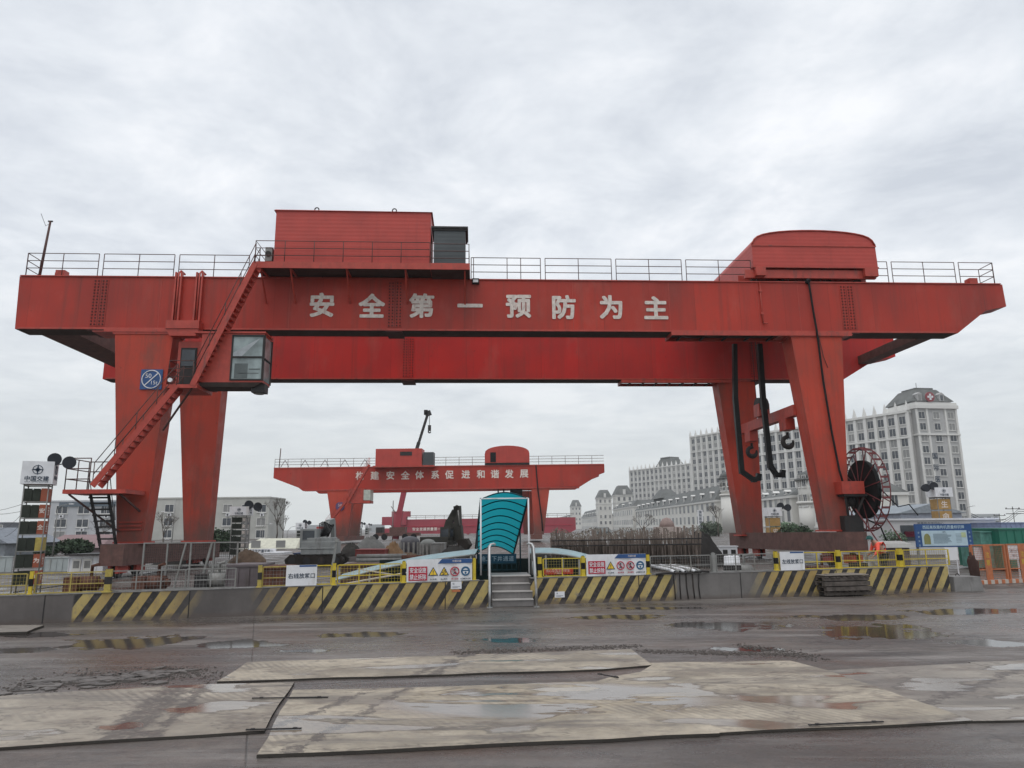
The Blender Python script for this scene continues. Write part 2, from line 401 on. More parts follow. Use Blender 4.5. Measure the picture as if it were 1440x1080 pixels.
# ------------------------------------------------------------------ road plates on the yard
def plate_material(name, c1, c2, seed, streaks=(), wet=None):
    m = NT(name); o = (seed * 3.1, seed * 1.7, 0)
    base = m.mix(m.rng(m.noise(.6, 6, .65, m.vec((1, 1, 1), loc=o)), .35, .65), c1, c2)
    wv = m.n('ShaderNodeTexWave'); wv.inputs['Scale'].default_value = 3.4; wv.inputs['Distortion'].default_value = 1.2; wv.inputs['Detail'].default_value = 2
    rot = m.n('ShaderNodeMapping'); rot.inputs['Rotation'].default_value = (0, 0, -.85 + seed * .12); m.l(m.tc.outputs['Object'], rot.inputs[0]); m.l(rot.outputs[0], wv.inputs[0])
    tread = m.math('MULTIPLY', m.rng(wv.outputs[0], .45, .7), m.rng(m.noise(.45, 4, .6, m.vec((1, 1, 1), loc=(seed, 4, 0))), .54, .6))
    tread = m.math('MULTIPLY', tread, m.rng(m.noise(7, 4, .7), .35, .6))
    base = m.mix(m.math('MULTIPLY', tread, .22), base, (.13, .115, .105))
    mudn = m.rng(m.noise(1.1, 7, .75, m.vec((.9, 1.5, 1), loc=(seed * 2, 6, 1))), .52, .60); base = m.mix(m.math('MULTIPLY', mudn, .5), base, (.15, .12, .095))
    sw = m.n('ShaderNodeMapping'); sw.inputs['Rotation'].default_value = (0, 0, .95 + seed * .1); sw.inputs['Scale'].default_value = (.28, 2.6, 1); sw.inputs['Location'].default_value = (seed, 1, 0); m.l(m.tc.outputs['Object'], sw.inputs[0])
    swn = m.rng(m.noise(1.0, 6, .7, sw.outputs[0]), .5, .62); base = m.mix(m.math('MULTIPLY', swn, .62), base, (.12, .108, .10))
    tread = m.math('MULTIPLY', m.rng(wv.outputs[0], .35, .75), m.rng(m.noise(.55, 3, .5, m.vec((.5, 1.4, 1), loc=(seed, 4, 0))), .5, .62))
    base = m.mix(m.math('MULTIPLY', tread, .45), base, (.13, .115, .105))
    drt = m.rng(m.noise(1.7, 6, .7, m.vec((.8, 1.8, 1), loc=(seed * 5, 1, 0))), .54, .66)
    base = m.mix(m.math('MULTIPLY', drt, .7), base, (.105, .085, .072))
    fn = m.rng(m.noise(9, 6, .75), .45, .7); base = m.mix(m.math('MULTIPLY', fn, .45), base, (.17, .15, .135))
    ring = m.math('ABSOLUTE', m.math('SUBTRACT', m.noise(.8, 5, .6, m.vec((.5, 1.3, 1), loc=(seed, 8, 0))), .47)); base = m.mix(m.math('MULTIPLY', m.rng(ring, .002, .008, 1, 0), .55), base, (.10, .085, .075))
    pn = m.noise(.75, 4, .5, m.vec((.55, 1.9, 1), loc=(seed * 2.3 + .4, 2, 0)), dist=.4)
    edge = m.math('SUBTRACT', m.rng(pn, .57, .58), m.rng(pn, .59, .60))
    pm = m.rng(pn, .585, .60)
    base = m.mix(m.math('MULTIPLY', edge, .6), base, (.10, .09, .08))
    base = m.mix(m.math('MULTIPLY', pm, .62), base, (.19, .15, .12))
    if wet:
        q = m.n('ShaderNodeVectorMath', operation='SUBTRACT'); m.l(m.tc.outputs['Object'], q.inputs[0]); q.inputs[1].default_value = wet[0]
        w = m.n('ShaderNodeVectorMath', operation='MULTIPLY'); m.l(q.outputs[0], w.inputs[0]); w.inputs[1].default_value = (1 / wet[1], 1 / wet[2], 0)
        ln = m.n('ShaderNodeVectorMath', operation='LENGTH'); m.l(w.outputs[0], ln.inputs[0])
        zone_ = m.rng(ln.outputs['Value'], .8, 1.15, 1, 0); wn = m.noise(.9, 5, .6, m.vec((.42, 1.9, 1), loc=(9, 3, 0)), dist=.9)
        wp = m.math('MULTIPLY', m.rng(wn, .50, .515), zone_); wr = m.math('MULTIPLY', m.math('MULTIPLY', m.rng(wn, .475, .495), m.rng(wn, .505, .53, 1, 0)), zone_)
        warm = m.math('MULTIPLY', m.rng(wn, .38, .5), zone_); base = m.mix(m.math('MULTIPLY', warm, .4), base, (.44, .36, .24))
        base = m.mix(m.math('MULTIPLY', wp, .75), base, (.17, .15, .145)); base = m.mix(m.math('MULTIPLY', wr, .8), base, (.11, .085, .065)); pm = m.math('MAXIMUM', pm, wp)
    sx = m.n('ShaderNodeSeparateXYZ'); m.l(m.tc.outputs['Object'], sx.inputs[0])
    for p, q, wd in streaks:
        d = (q - p); L_ = d.length; d = d / L_; nx, ny = -d.y, d.x
        off = m.math('ADD', m.math('ADD', m.math('MULTIPLY', sx.outputs[0], nx), m.math('MULTIPLY', sx.outputs[1], ny)), -(p.x * nx + p.y * ny))
        al = m.math('ADD', m.math('ADD', m.math('MULTIPLY', sx.outputs[0], d.x), m.math('MULTIPLY', sx.outputs[1], d.y)), -(p.x * d.x + p.y * d.y))
        k = m.rng(m.math('ADD', m.math('ABSOLUTE', off), m.math('MULTIPLY', m.math('SUBTRACT', m.noise(3.5, 6, .75), .5), .7)), wd * .6, wd, 1, 0)
        k = m.math('MULTIPLY', k, m.rng(m.noise(16, 3, .7), .38, .5, .35, 1)); base = m.mix(m.math('MULTIPLY', k, .8), base, (.085, .072, .066))
    m.col(base); m.ro(m.mixf(pm, m.rng(drt, 0, 1, .62, .4), .13))
    m.bump(m.math('MULTIPLY', m.math('ADD', m.noise(20, 5, .7), m.math('MULTIPLY', wv.outputs[0], .6)), m.math('SUBTRACT', 1, pm)), .25, .006)
    return m.m
PL = [plate_material('pale_plate_a', (.22, .19, .155), (.44, .385, .31), 1, [(G(165, 1040), G(262, 958), .26), (G(215, 1040), G(300, 958), .10)]),
      plate_material('pale_plate_b', (.25, .215, .165), (.50, .435, .34), 2.3, [(G(430, 1010), G(560, 960), .07), (G(470, 1030), G(590, 962), .07)], (G(770, 988), 2.0, .95)),
      plate_material('pale_plate_c', (.17, .15, .135), (.33, .295, .25), 4.1, [(G(1250, 1010), G(1420, 950), .10)])]
EDGE = flat('plate_cut_edge', (.05, .045, .04), .7)
def plate(label, pts, mi, z=.03, tilt=0):
    P = [G(x, y, z) for x, y in pts]; n = len(P)
    # break the straight outline slightly, as worn plates have
    Q = []
    for k in range(n):
        a, c = P[k], P[(k + 1) % n]; seg = max(1, int((c - a).length / .5))
        for i in range(seg):
            q = a.lerp(c, i / seg)
            if i: q = q + Vector((random.uniform(-1, 1), random.uniform(-1, 1), 0)) * .028
            Q.append(q)
    b = MB(); n = len(Q); zz = [z + random.uniform(-.004, .006) for _ in Q]
    b.v += [(q.x, q.y, .003) for q in Q] + [(q.x, q.y, z) for q in Q]
    b.face([n + k for k in range(n)], 0)
    for k in range(n): b.face([k, (k + 1) % n, n + (k + 1) % n, n + k], 1)
    return tag(b.build('road_plate', [PL[mi], EDGE]), label, 'road plate', 'pale plates laid over the yard')
plate('large pale road plate with muddy tread marks in the middle foreground', [(361, 1061), (1012, 1031), (922, 932), (900, 945), (862, 951), (838, 958), (600, 966), (412, 970)], 1, .034)
plate('pale road plate with a reddish puddle at the left foreground edge', [(-90, 1056), (372, 1027), (414, 959), (240, 964), (-90, 984)], 0, .030)
plate('narrow pale road plate lying behind the large middle plate', [(305, 958), (846, 941), (918, 935), (888, 913), (348, 931)], 1, .026)
plate('pale tan road plate to the right of the large middle plate', [(1000, 1031), (1368, 1013), (1166, 943), (1112, 929), (914, 932)], 1, .028)
plate('greyish road plate reaching the right edge of the yard', [(1362, 1014), (1640, 1006), (1372, 932), (1158, 943)], 2, .024)
plate('greyish road plate farthest right of the pale plates', [(1646, 1002), (1840, 996), (1560, 926), (1362, 931)], 2, .026)
plate('small pale road plate by the parapet at far left', [(-120, 893), (38, 888), (62, 879), (-60, 879)], 2, .05)
for px, py, l, a, lb in ((385, 1025, .55, .05, 'thin dark steel bar bridging the seam at the front edge of the left plate'), (408, 981, .9, .02, 'thin dark steel bar across the seam between left and middle plates'), (1190, 1017, .8, .12, 'dark steel strip at the front edge of the right tan plate'), (855, 950, .35, -.8, 'short dark strap at the corner of the narrow rear plate')):
    c = G(px, py, .045); b = MB(); b.cbox((0, 0, 0), (l, .025, .01)); b.cbox((l * .38, 0, .006), (.04, .035, .008)); b.cbox((-l * .38, 0, .006), (.04, .035, .008))
    tag(b.build('steel_strap', DARK, loc=(c.x, c.y, .045), rz=a), lb, 'steel strap', 'steel straps pinning the plates')
# broken concrete and grit
grit = flat('wet_grit', (.09, .078, .07), .5, var=.5, scale=9)
b = MB()
for (x0, y0, x1, y1, w, n) in ((30, 962, 270, 946, .3, 2200), (270, 946, 330, 955, .2, 200), (640, 918, 900, 909, .10, 1500), (900, 916, 1130, 921, .10, 1500), (1040, 908, 1150, 925, .16, 700)):
    A, B_ = G(x0, y0), G(x1, y1)
    for _ in range(n):
        t = random.random(); q = A.lerp(B_, t); r = random.choice((.005, .007, .010, .016)) * random.uniform(.6, 1.3)
        b.ico((q.x + random.gauss(0, w * .5), q.y + random.gauss(0, w), r * .3), r, jit=.3, sq=.55)
tag(b.build('gravel', grit), 'wet grit and broken concrete crumbs scattered along the plates', kind='stuff')
b = MB()
for _ in range(120):
    t = random.random(); q = G(40, 962).lerp(G(250, 948), t); r = random.uniform(.04, .13)
    pts = [(q.x + random.uniform(-.1, .1) + r * math.cos(a) * random.uniform(.7, 1.2), q.y + random.gauss(0, .02) + .9 * r * math.sin(a) * random.uniform(.6, 1.1)) for a in [k * PI / 3 for k in range(6)]]
    oy = random.gauss(0, .22); pts = [(x, y + oy) for x, y in pts]; b.slab(pts, .004, random.uniform(.012, .022))
tag(b.build('broken_concrete', flat('broken_wet_concrete', (.12, .108, .10), .6, var=.4, scale=4)), 'cracked flat concrete fragments behind the left plate', kind='stuff')

# ------------------------------------------------------------------ parapet walls
LA, RA = math.atan(.2459), math.atan(.198)
LO, RO = (-13.5, 15.88), (.50, 19.55)
FL, FR = frame(*LO, LA), frame(*RO, RA)
def wall_material(name, ranges, conc=(.19, .178, .17), phase=0):
    """hazard stripes inside the u ranges (u0, u1, soft0, soft1)"""
    m = NT(name); sx = m.n('ShaderNodeSeparateXYZ'); m.l(m.tc.outputs['Object'], sx.inputs[0]); u, z = sx.outputs[0], sx.outputs[2]
    wob = m.math('MULTIPLY', m.math('SUBTRACT', m.noise(4, 3), .5), .035)
    s = m.math('FRACT', m.math('ADD', m.math('MULTIPLY', m.math('ADD', m.math('SUBTRACT', u, m.math('MULTIPLY', z, .62)), wob), 1 / .405), phase))
    blk = m.math('MULTIPLY', m.rng(s, .0, .03), m.rng(s, .42, .45, 1, 0))
    yel = m.mix(m.rng(m.noise(.9, 5, .6), .35, .65), (.36, .245, .085), (.46, .37, .14))
    yel = m.mix(m.rng(m.noise(7, 6, .75), .52, .7), yel, (.24, .20, .13))
    bl = m.mix(m.rng(m.noise(6, 5, .7), .5, .75), (.022, .02, .02), (.10, .09, .08))
    p = m.mix(blk, yel, bl)
    cc = m.mix(m.rng(m.noise(.8, 6, .65), .3, .7), tuple(x * .6 for x in conc), tuple(x * 1.1 for x in conc))
    ver = m.rng(m.noise(1.4, 6, .7, m.vec((3, 3, .25))), .5, .8); cc = m.mix(m.math('MULTIPLY', ver, .45), cc, (.07, .06, .055))
    nn = m.math('MULTIPLY', m.math('SUBTRACT', m.noise(1.2, 5, .6), .5), 1.2)
    mask = None
    for u0, u1, s0, s1 in ranges:
        un = m.math('ADD', u, nn) if s0 > .2 else u; un1 = m.math('ADD', u, nn) if s1 > .2 else u
        k = m.math('MULTIPLY', m.rng(un, u0 - s0, u0 + s0), m.rng(un1, u1 - s1, u1 + s1, 1, 0))
        mask = k if mask is None else m.math('MAXIMUM', mask, k)
    chip = m.math('MULTIPLY', m.rng(m.noise(2.6, 7, .8), .58, .64, 1, .3), m.rng(m.noise(11, 5, .8, m.vec((1, 1, 1), loc=(3, 7, 1))), .60, .66, 1, .35))
    base = m.mix(m.math('MULTIPLY', mask, chip), cc, p)
    # splashed mud along the foot
    foot = m.rng(m.math('SUBTRACT', m.math('MULTIPLY', m.noise(3, 5, .7), .22), z), -.03, .06); base = m.mix(m.math('MULTIPLY', foot, .7), base, (.10, .08, .07))
    m.col(base); m.ro(.62); m.bump(m.noise(9, 6, .7), .4, .012)
    return m.m
def wall(label, o, ang, u0, u1, zt0, zt1, mat):
    r = thing('parapet_wall', label, 'wall', (o[0], o[1], 0), ang, 'low concrete parapet walls along the yard')
    b = MB(); z = lambda u: zt0 + (zt1 - zt0) * (u - u0) / (u1 - u0)
    us = [u0]
    while us[-1] < u1: us.append(min(u1, us[-1] + 3.02))
    b.hexa([(u0, 0, 0), (u1, 0, 0), (u1, .25, 0), (u0, .25, 0), (u0, 0, z(u0)), (u1, 0, z(u1)), (u1, .25, z(u1)), (u0, .25, z(u0))])
    b.build('wall_body', mat, r)
    b = MB()
    for u in us[1:-1]: b.box(u - .012, u + .012, -.004, .01, .0, z(u) - .005)
    b.build('expansion_joint', DARK, r)
    b = MB(); rnd = random.Random(3)
    for k in range(int((u1 - u0) / .5)):
        uu = u0 + k * .5 + .25; b.box(uu - .245, uu + .245, -.012, .262, z(uu) + .001, z(uu) + .018 + rnd.uniform(0, .006))
    b.build('coping', CONC, r)
    return r
u0 = FL(100, 876)[0]; ua = FL(262, 860)[0]; ub = FL(385, 850)[0]; uc = FL(690, 850)[0]
M1 = wall_material('left_parapet_finish', [(u0, ua - .2, .02, .45), (ub, uc + 3, .5, .1)], conc=(.125, .112, .107))
wall('low concrete parapet with worn hazard stripes left of the steps', LO, LA, -3, FL(689, 854)[0], .585, .665, M1)
M2 = wall_material('right_parapet_finish', [(-.5, FR(948, 830)[0], .1, .12), (FR(1072, 830)[0], FR(1331, 820)[0] + 1, .5, .1)], phase=.3)
wall('low concrete parapet with worn hazard stripes right of the steps', RO, RA, FR(747, 850)[0], FR(1337, 830)[0], .665, .735, M2)
LZ = lambda u: .60 + .065 * (u + 3) / 16; RZ = lambda u: .68 + .07 * u / 13

# ------------------------------------------------------------------ guard fence on the parapets
def zone(side): return (FL, LO, LA, LZ) if side == 'L' else (FR, RO, RA, RZ)
def placed(side, u, d=0):
    F_, o, a, z = zone(side); return (o[0] + u * math.cos(a) - d * math.sin(a), o[1] + u * math.sin(a) + d * math.cos(a))
FH = {'L': (1.075, 1.15), 'R': (1.165, 1.235)}
def ftop(side, u): a, c = FH[side]; return a + (c - a) * max(0, min(1, u / 13))
def panel(side, p0, p1, label, frame_mat, mesh_mat, mids=1, dy=.12, top=None, zb=None, name='guard_panel', grp='mesh guard panels on the parapet', pitch=.075):
    F_, o, a, z = zone(side); a0, a1 = F_(p0, 800, dy)[0], F_(p1, 800, dy)[0]; w = a1 - a0
    x, y = placed(side, a0, dy); r = thing(name, label, 'fence panel', (x, y, 0), a, grp)
    z0 = zb if zb is not None else z(a0) + .03; z1 = top if top is not None else ftop(side, a0)
    b = MB(); t = .016
    for (q0, q1) in (((0, 0, z0), (0, 0, z1)), ((w, 0, z0), (w, 0, z1))): b.beam(q0, q1, t * 2)
    for zz in (z0, z1): b.beam((t, 0, zz), (w - t, 0, zz), t * 1.6)
    zm = z0 + (z1 - z0) * .42; b.beam((t, 0, zm), (w - t, 0, zm), t * 1.4)
    for k in range(mids): xx = w * (k + 1) / (mids + 1); b.beam((xx, 0, z0 + t), (xx, 0, z1 - t), t * 1.6)
    b.build('frame', frame_mat, r)
    b = MB(); n = max(3, int(w / pitch)); yy = .018
    for k in range(1, n): b.beam((w * k / n, yy, z0), (w * k / n, yy, z1), .0045)
    m = max(3, int((z1 - z0) / pitch))
    for k in range(1, m): b.beam((0, yy + .004, z0 + (z1 - z0) * k / m), (w, yy + .004, z0 + (z1 - z0) * k / m), .0045)
    b.build('wire_mesh', mesh_mat, r)
    return r
def post(side, px, label, w=.10, h=None, dy=.05, mats=None, zb=None, grp='striped posts of the parapet fence'):
    F_, o, a, z = zone(side); u = F_(px, 800, dy)[0]; x, y = placed(side, u, dy); z0 = zb if zb is not None else z(u) + .02; z1 = h or ftop(side, u) + .05
    b = MB(); k = (z1 - z0) / 3
    for i in range(3): b.box(-w / 2, w / 2, -w / 2, w / 2, z0 + i * k, z0 + (i + 1) * k, i % 2)
    b.box(-w * .8, w * .8, -w * .7, w * .7, z0 - .015, z0 + .01, 0)
    b.box(-w * .3, w * .3, -w * .3, w * .3, z1, z1 + .015, 1)
    return tag(b.build('fence_post', mats or [YEL, BLACK], loc=(x, y, 0), rz=a), label, 'fence post', grp)
panel('L', -40, 40, 'yellow mesh guard panel at the far left end of the parapet', YEL2, YEL2, 1)
panel('L', 52, 150, 'dull yellow mesh guard panel left of the thick tan post', YEL2, YEL2, 1)
panel('L', 158, 262, 'grey mesh guard panel in front of the left crane leg', GREYM, GREYM, 2)
panel('L', 262, 332, 'grey mesh guard panel right of the one before the crane leg', GREYM, GREYM, 1)
panel('L', 370, 404, 'narrow worn mesh panel left of the white board reading 右线放浆口', YEL2, GREYM, 0)
panel('L', 444, 466, 'narrow yellow mesh panel right of the white board reading 右线放浆口', YEL, YEL2, 0)
panel('L', 475, 564, 'bright yellow mesh panel left of the left safety banner', YEL, YEL, 2)
panel('L', 573, 664, 'mesh panel carrying the left safety banner', YEL, GREYM, 1)
panel('R', 764, 817, 'yellow mesh panel with diagonal braces right of the steps', YEL, YEL2, 1)
panel('R', 824, 909, 'mesh panel carrying the right safety banner', YEL, GREYM, 1)
panel('R', 915, 1000, 'grey mesh panel above the bundle of pipe ends', GREYM, GREYM, 2)
panel('R', 1008, 1088, 'grey mesh panel left of the white board reading 左线放浆口', GREYM, GREYM, 2)
panel('R', 1097, 1176, 'yellow mesh panel behind the white board reading 左线放浆口', YEL, GREYM, 2)
panel('R', 1184, 1262, 'yellow mesh panel before the stooping worker', YEL, YEL2, 2)
panel('R', 1272, 1336, 'yellow orange mesh panel at the right end of the striped parapet', YEL, YEL2, 1)
post('L', 46, 'thin yellow and black post at the foot of the big light tower', .07)
post('L', 154, 'thick tan post left of the crane leg on the parapet', .13, mats=[YEL2, DARK])
post('L', 366, 'rusty post left of the narrow worn mesh panel', .09, mats=[YEL2, DARK])
post('L', 470, 'yellow and black post between the white board and bright yellow panel', .09)
post('L', 568, 'yellow and black post at the left edge of the left safety banner', .09)
post('L', 667, 'tall plain yellow post left of the steps', .07, h=1.22, mats=[YEL, YEL])
post('R', 759, 'yellow and black post just right of the steps', .09)
post('R', 820, 'yellow and black post at the left edge of the right safety banner', .09)
post('R', 911, 'yellow and black post at the right edge of the right safety banner', .09)
post('R', 1004, 'grey steel post between the two grey mesh panels', .09, mats=[GREYM, GREYM])
post('R', 1092, 'yellow and black post left of the white board reading 左线放浆口', .09)
post('R', 1180, 'yellow and black post right of the white board reading 左线放浆口', .10)
post('R', 1267, 'stout yellow and black post beside the grey bin', .12)

# boards and banners
def board(side, p0, p1, y0, y1, label, txt):
    F_, o, a, z = zone(side); dy = .06; a0, z1 = F_(p0, y0, dy); a1, z0 = F_(p1, y1, dy); x, y = placed(side, a0, dy); w = a1 - a0
    r = thing('notice_board', label, 'notice board', (x, y, 0), a)
    b = MB(); b.box(0, w, -.012, .012, z0, z1); b.build('panel', WHITE, r)
    b = MB(); b.box(w * .42, w * .98, -.0155, -.013, z1 - .045, z1 - .004); b.build('header_strip', BLUE, r)
    b = MB(); b.text(txt, (w * .5, -.016, (z0 + z1) / 2 - .01), w / 5.6, off=.022); b.build('lettering', TEXTD, r)
    return r
board('L', 403, 445, 795, 823, 'white board with dark characters 右线放浆口 hung left of the bright yellow panel', '右线放浆口')
board('R', 1096, 1132, 776, 802, 'white board with dark characters 左线放浆口 hung at the right crane end beam', '左线放浆口')
def banner(side, p0, p1, yt, yb, label, icons, mid):
    F_, o, a, z = zone(side); dy = .02; a0, z1 = F_(p0, yt, dy); a1, _ = F_(p1, yt, dy); _, z0 = F_(p0, yb, dy); x, y = placed(side, a0, dy); w = a1 - a0; h = z1 - z0
    r = thing('safety_banner', label, 'banner', (x, y, 0), a, 'safety banners hung on the fence')
    b = MB(); n = 24
    for k in range(n):
        xa, xb = w * k / n, w * (k + 1) / n; ya, yb_ = -.012 * math.sin(k * .7), -.012 * math.sin((k + 1) * .7)
        b.hexa([(xa, ya, z0), (xb, yb_, z0), (xb, yb_ + .006, z0), (xa, ya + .006, z0), (xa, ya, z1), (xb, yb_, z1), (xb, yb_ + .006, z1), (xa, ya + .006, z1)])
    b.build('cloth', WHITE, r)
    f = -.020
    b = MB(); b.prism([(w * .47, z1 - h * .19), (w * .995, z1 - h * .19), (w * .995, z1 - .003), (w * .53, z1 - .003)], f, f + .004)
    b.build('header_strip', BLUE, r)
    b = MB(); b.text('中国交建', (w * .76, f - .003, z1 - h * .095), h * .10, off=.01); b.build('header_lettering', LETTER2, r)
    b = MB(); b.box(w * .03, w * .31, f, f + .004, z0 + h * .12, z0 + h * .70); b.build('warning_field', CRIM, r)
    b = MB(); b.text('安全设施', (w * .17, f - .003, z0 + h * .55), h * .24, off=.02, sx=w * .25 / (4 * h * .24)); b.text('禁止拆除', (w * .17, f - .003, z0 + h * .27), h * .24, off=.02, sx=w * .25 / (4 * h * .24))
    b.build('warning_lettering', WHITE, r)
    R = h * .20; cz = z0 + h * .47
    for k, ic in enumerate(icons):
        cx = w * (.40 + k * .165)
        if ic == 'w':
            b = MB(); b.prism([(cx - R * 1.08, cz - R * .8), (cx + R * 1.08, cz - R * .8), (cx, cz + R)], f, f + .004, 0)
            b.prism([(cx - R * .78, cz - R * .64), (cx + R * .78, cz - R * .64), (cx, cz + R * .72)], f - .003, f, 1)
            b.text('!' if k == 0 else '⚡', (cx, f - .006, cz - R * .1), R * 1.2, 0, off=.02)
            b.build('warning_icon', [TEXTD, SIGNY], r)
        elif ic == 'p':
            b = MB(); b.torus((cx, f - .002, cz), R * .9, R * .11, (1, 0, 0), (0, 0, 1), 24, 5, 0); b.beam((cx - R * .62, f - .006, cz + R * .62), (cx + R * .62, f - .006, cz - R * .62), .006, R * .16, 0)
            b.disc((cx, f, cz + R * .42), R * .17, 'y', .005, 10, 1); b.beam((cx, f, cz + R * .25), (cx, f, cz - R * .2), .004, R * .26, 1); b.beam((cx, f, cz - R * .2), (cx - R * .3, f, cz - R * .6), .004, R * .16, 1); b.beam((cx, f, cz - R * .2), (cx + R * .3, f, cz - R * .6), .004, R * .16, 1)
            b.build('prohibition_icon', [CRIM, TEXTD], r)
        else:
            b = MB(); b.disc((cx, f + .001, cz), R, 'y', .004, 24, 0); b.disc((cx, f - .002, cz - R * .05), R * .62, 'y', .004, 18, 1); b.box(cx - R * .62, cx + R * .62, f - .007, f - .004, cz, cz + R * .28, 0); b.disc((cx, f - .005, cz - R * .35), R * .24, 'y', .004, 12, 0)
            b.build('mandatory_icon', [PRINTBLUE, WHITE], r)
        b = MB(); b.text(mid[k], (cx, f - .003, z0 + h * .16), h * .075, off=.015); b.build('icon_caption', CRIM if ic == 'p' else TEXTD, r)
    return r
banner('L', 572, 664, 787, 821, 'white safety banner with two warning triangles left of the steps', 'wwpm', ('当心坠落', '当心触电', '禁止抛物', '必须戴安全帽'))
banner('R', 824, 908, 780, 811, 'white safety banner with one warning triangle right of the steps', 'wppm', ('当心触电', '禁止跨越', '禁止攀登', '必须戴安全帽'))
def notice(side, p0, p1, y0, y1, label, cap=None):
    F_, o, a, z = zone(side); dy = -.006; a0, z1 = F_(p0, y0, dy); a1, z0 = F_(p1, y1, dy); x, y = placed(side, a0, dy); w = a1 - a0
    r = thing('paper_notice', label, 'notice', (x, y, 0), a, 'small notices on the striped parapet')
    b = MB(); b.box(0, w, -.008, 0, z0, z1); b.build('sheet', WHITE, r)
    b = MB(); b.text('检', (w * .25, -.011, z1 - (z1 - z0) * .3), (z1 - z0) * .3)
    for k in range(2): b.box(w * .15, w * (.85 - .2 * k), -.0115, -.0095, z0 + (z1 - z0) * (.3 - .14 * k), z0 + (z1 - z0) * (.34 - .14 * k))
    b.build('print', TEXTD, r)
    if cap: b = MB(); b.box(w * .1, w * .9, -.006, 0, z0 - .07, z0 - .02); b.build('caption_strip', ORANGE, r)
notice('L', 634, 649, 818, 828, 'small white notice under the left safety banner', 1)
notice('R', 780, 794, 832, 840, 'small white notice low on the parapet right of the steps')

# bundle of pipe ends over the wall
r = thing('pipe_bundle', 'row of pale pipe ends poking over the grey parapet', 'pipes', (*placed('R', FR(945, 805)[0], .1), 0), RA)
for k in range(6):
    b = MB(); x = .04 + k * .155; b.tube([(x - .1, 1.3, .86), (x, .1, .80), (x + .02, -.14, .755)], .045, 8, 0); b.tube([(x + .02, -.142, .754), (x + .021, -.15, .752)], .033, 8, 1); b.build('pipe', [GREYM if k % 2 else WHITE, BLACK], r)
b = MB(); b.tube([(-.5, -.16, .70), (-.2, -.2, .74), (.3, -.19, .72), (.9, -.16, .76), (1.1, -.1, .74)], .03, 6); b.build('rope', DARK, r)
b = MB()
for k in range(5): x = .19 * k + .02; b.tube([(x, -.13, .70), (x + random.uniform(-.03, .03), -.115, .35), (x + random.uniform(-.04, .04), -.13, .03)], .016, 5)
b.build('hanging_hose', DARK, r)
b = MB(); p = G(1000, 838); b.tube([(p.x - .35, p.y - .1, .16), (p.x - .1, p.y - .15, .08), (p.x + .35, p.y - .15, .03)], .035, 6); tag(b.build('hose_end', BLACK), 'black hose end lying at the foot of the grey parapet', 'hose')

# ------------------------------------------------------------------ steps
r = thing('access_steps', 'short concrete and steel steps between the two striped parapets', 'steps', (-.03, 19.0, 0), .05)
CS = flat('worn_step_steel', (.17, .16, .155), .5, dirt=(.09, .08, .075))
NOS = flat('step_nosing', (.42, .40, .38), .45)
for k in range(4):
    b = MB(); b.box(-.53, .53, .03 + k * .28, .03 + (k + 1) * .28 + .05, .012 + k * .18, .17 + k * .18, 0); b.box(-.53, .53, .0 + k * .28, .34 + k * .28, .17 + k * .18, .19 + k * .18, 1); b.build('step', [CS, NOS], r)
b = MB(); b.box(-.53, .53, 1.16, 2.4, .60, .72); b.build('landing', CS, r)
for s in (-1, 1):
    b = MB(); x = s * .60
    b.tube([(x, -.05, .02), (x, -.04, .42), (x * .99, .55, 1.47), (x * .93, .62, 1.56), (x * .80, .64, 1.58), (x * .72, .66, 1.55)], .034, 8)
    b.tube([(x, 1.1, .72), (x, 1.15, 1.5), (x * .99, .6, 1.52)], .03, 8); b.tube([(x, .0, .45), (x, 1.13, 1.1)], .02, 6)
    b.cbox((x, -.05, .012), (.14, .14, .02)); b.build('handrail', STEEL, r)

# ------------------------------------------------------------------ blue canopy above the shaft stair
TEAL = NT('teal_polycarbonate')
TEAL.col(TEAL.mix(TEAL.rng(TEAL.noise(.8, 3), .35, .65), (.004, .10, .14), (.008, .16, .19))); TEAL.ro(.35)
TEAL.b.inputs['Transmission Weight'].default_value = .0
tr = TEAL.n('ShaderNodeBsdfTranslucent'); tr.inputs[0].default_value = (.012, .30, .36, 1)
mxs = TEAL.n('ShaderNodeMixShader'); mxs.inputs[0].default_value = .72
TEAL.l(TEAL.b.outputs[0], mxs.inputs[1]); TEAL.l(tr.outputs[0], mxs.inputs[2]); TEAL.l(mxs.outputs[0], TEAL.t.nodes['Material Output'].inputs[0]); TEAL = TEAL.m
DTEAL = flat('dark_teal_frame', (.01, .035, .045), .5)
mo = at(709.5, 701, 20.6); fa = at(695, 779, 26.5); hw0 = .68; hw1 = .70
r = thing('stair_canopy', 'teal arched canopy sloping down over the shaft stair', 'canopy', (0, 0, 0))
def arch(t, k=1.0, n=12):
    c = mo.lerp(fa, t); hw = hw0 + (hw1 - hw0) * t; rise = .19 + .10 * t
    return [Vector((c.x - hw + 2 * hw * i / n, c.y, c.z + rise * math.sin(PI * i / n) * k)) for i in range(n + 1)]
b = MB(); NS = 16; base = 0
for j in range(NS + 1): b.v += [tuple(p) for p in arch(j / NS)]
for j in range(NS):
    for i in range(12): a = j * 13 + i; b.face([a, a + 1, a + 14, a + 13], 0, True)
b.build('roof_sheet', TEAL, r)
for j in range(0, 9):
    b = MB(); b.tube([p - Vector((0, 0, .02)) for p in arch(j / 8)], .018, 5); b.build('rib', DTEAL, r)
b = MB()
for s in (0, 12): b.tube([arch(t)[s] for t in (0, .5, 1)], .032, 5)
b.build('side_rail', DTEAL, r)
b = MB(); A = arch(0); b.tube([A[0], A[12]], .022, 6); b.build('tie_bar', WHITE, r)
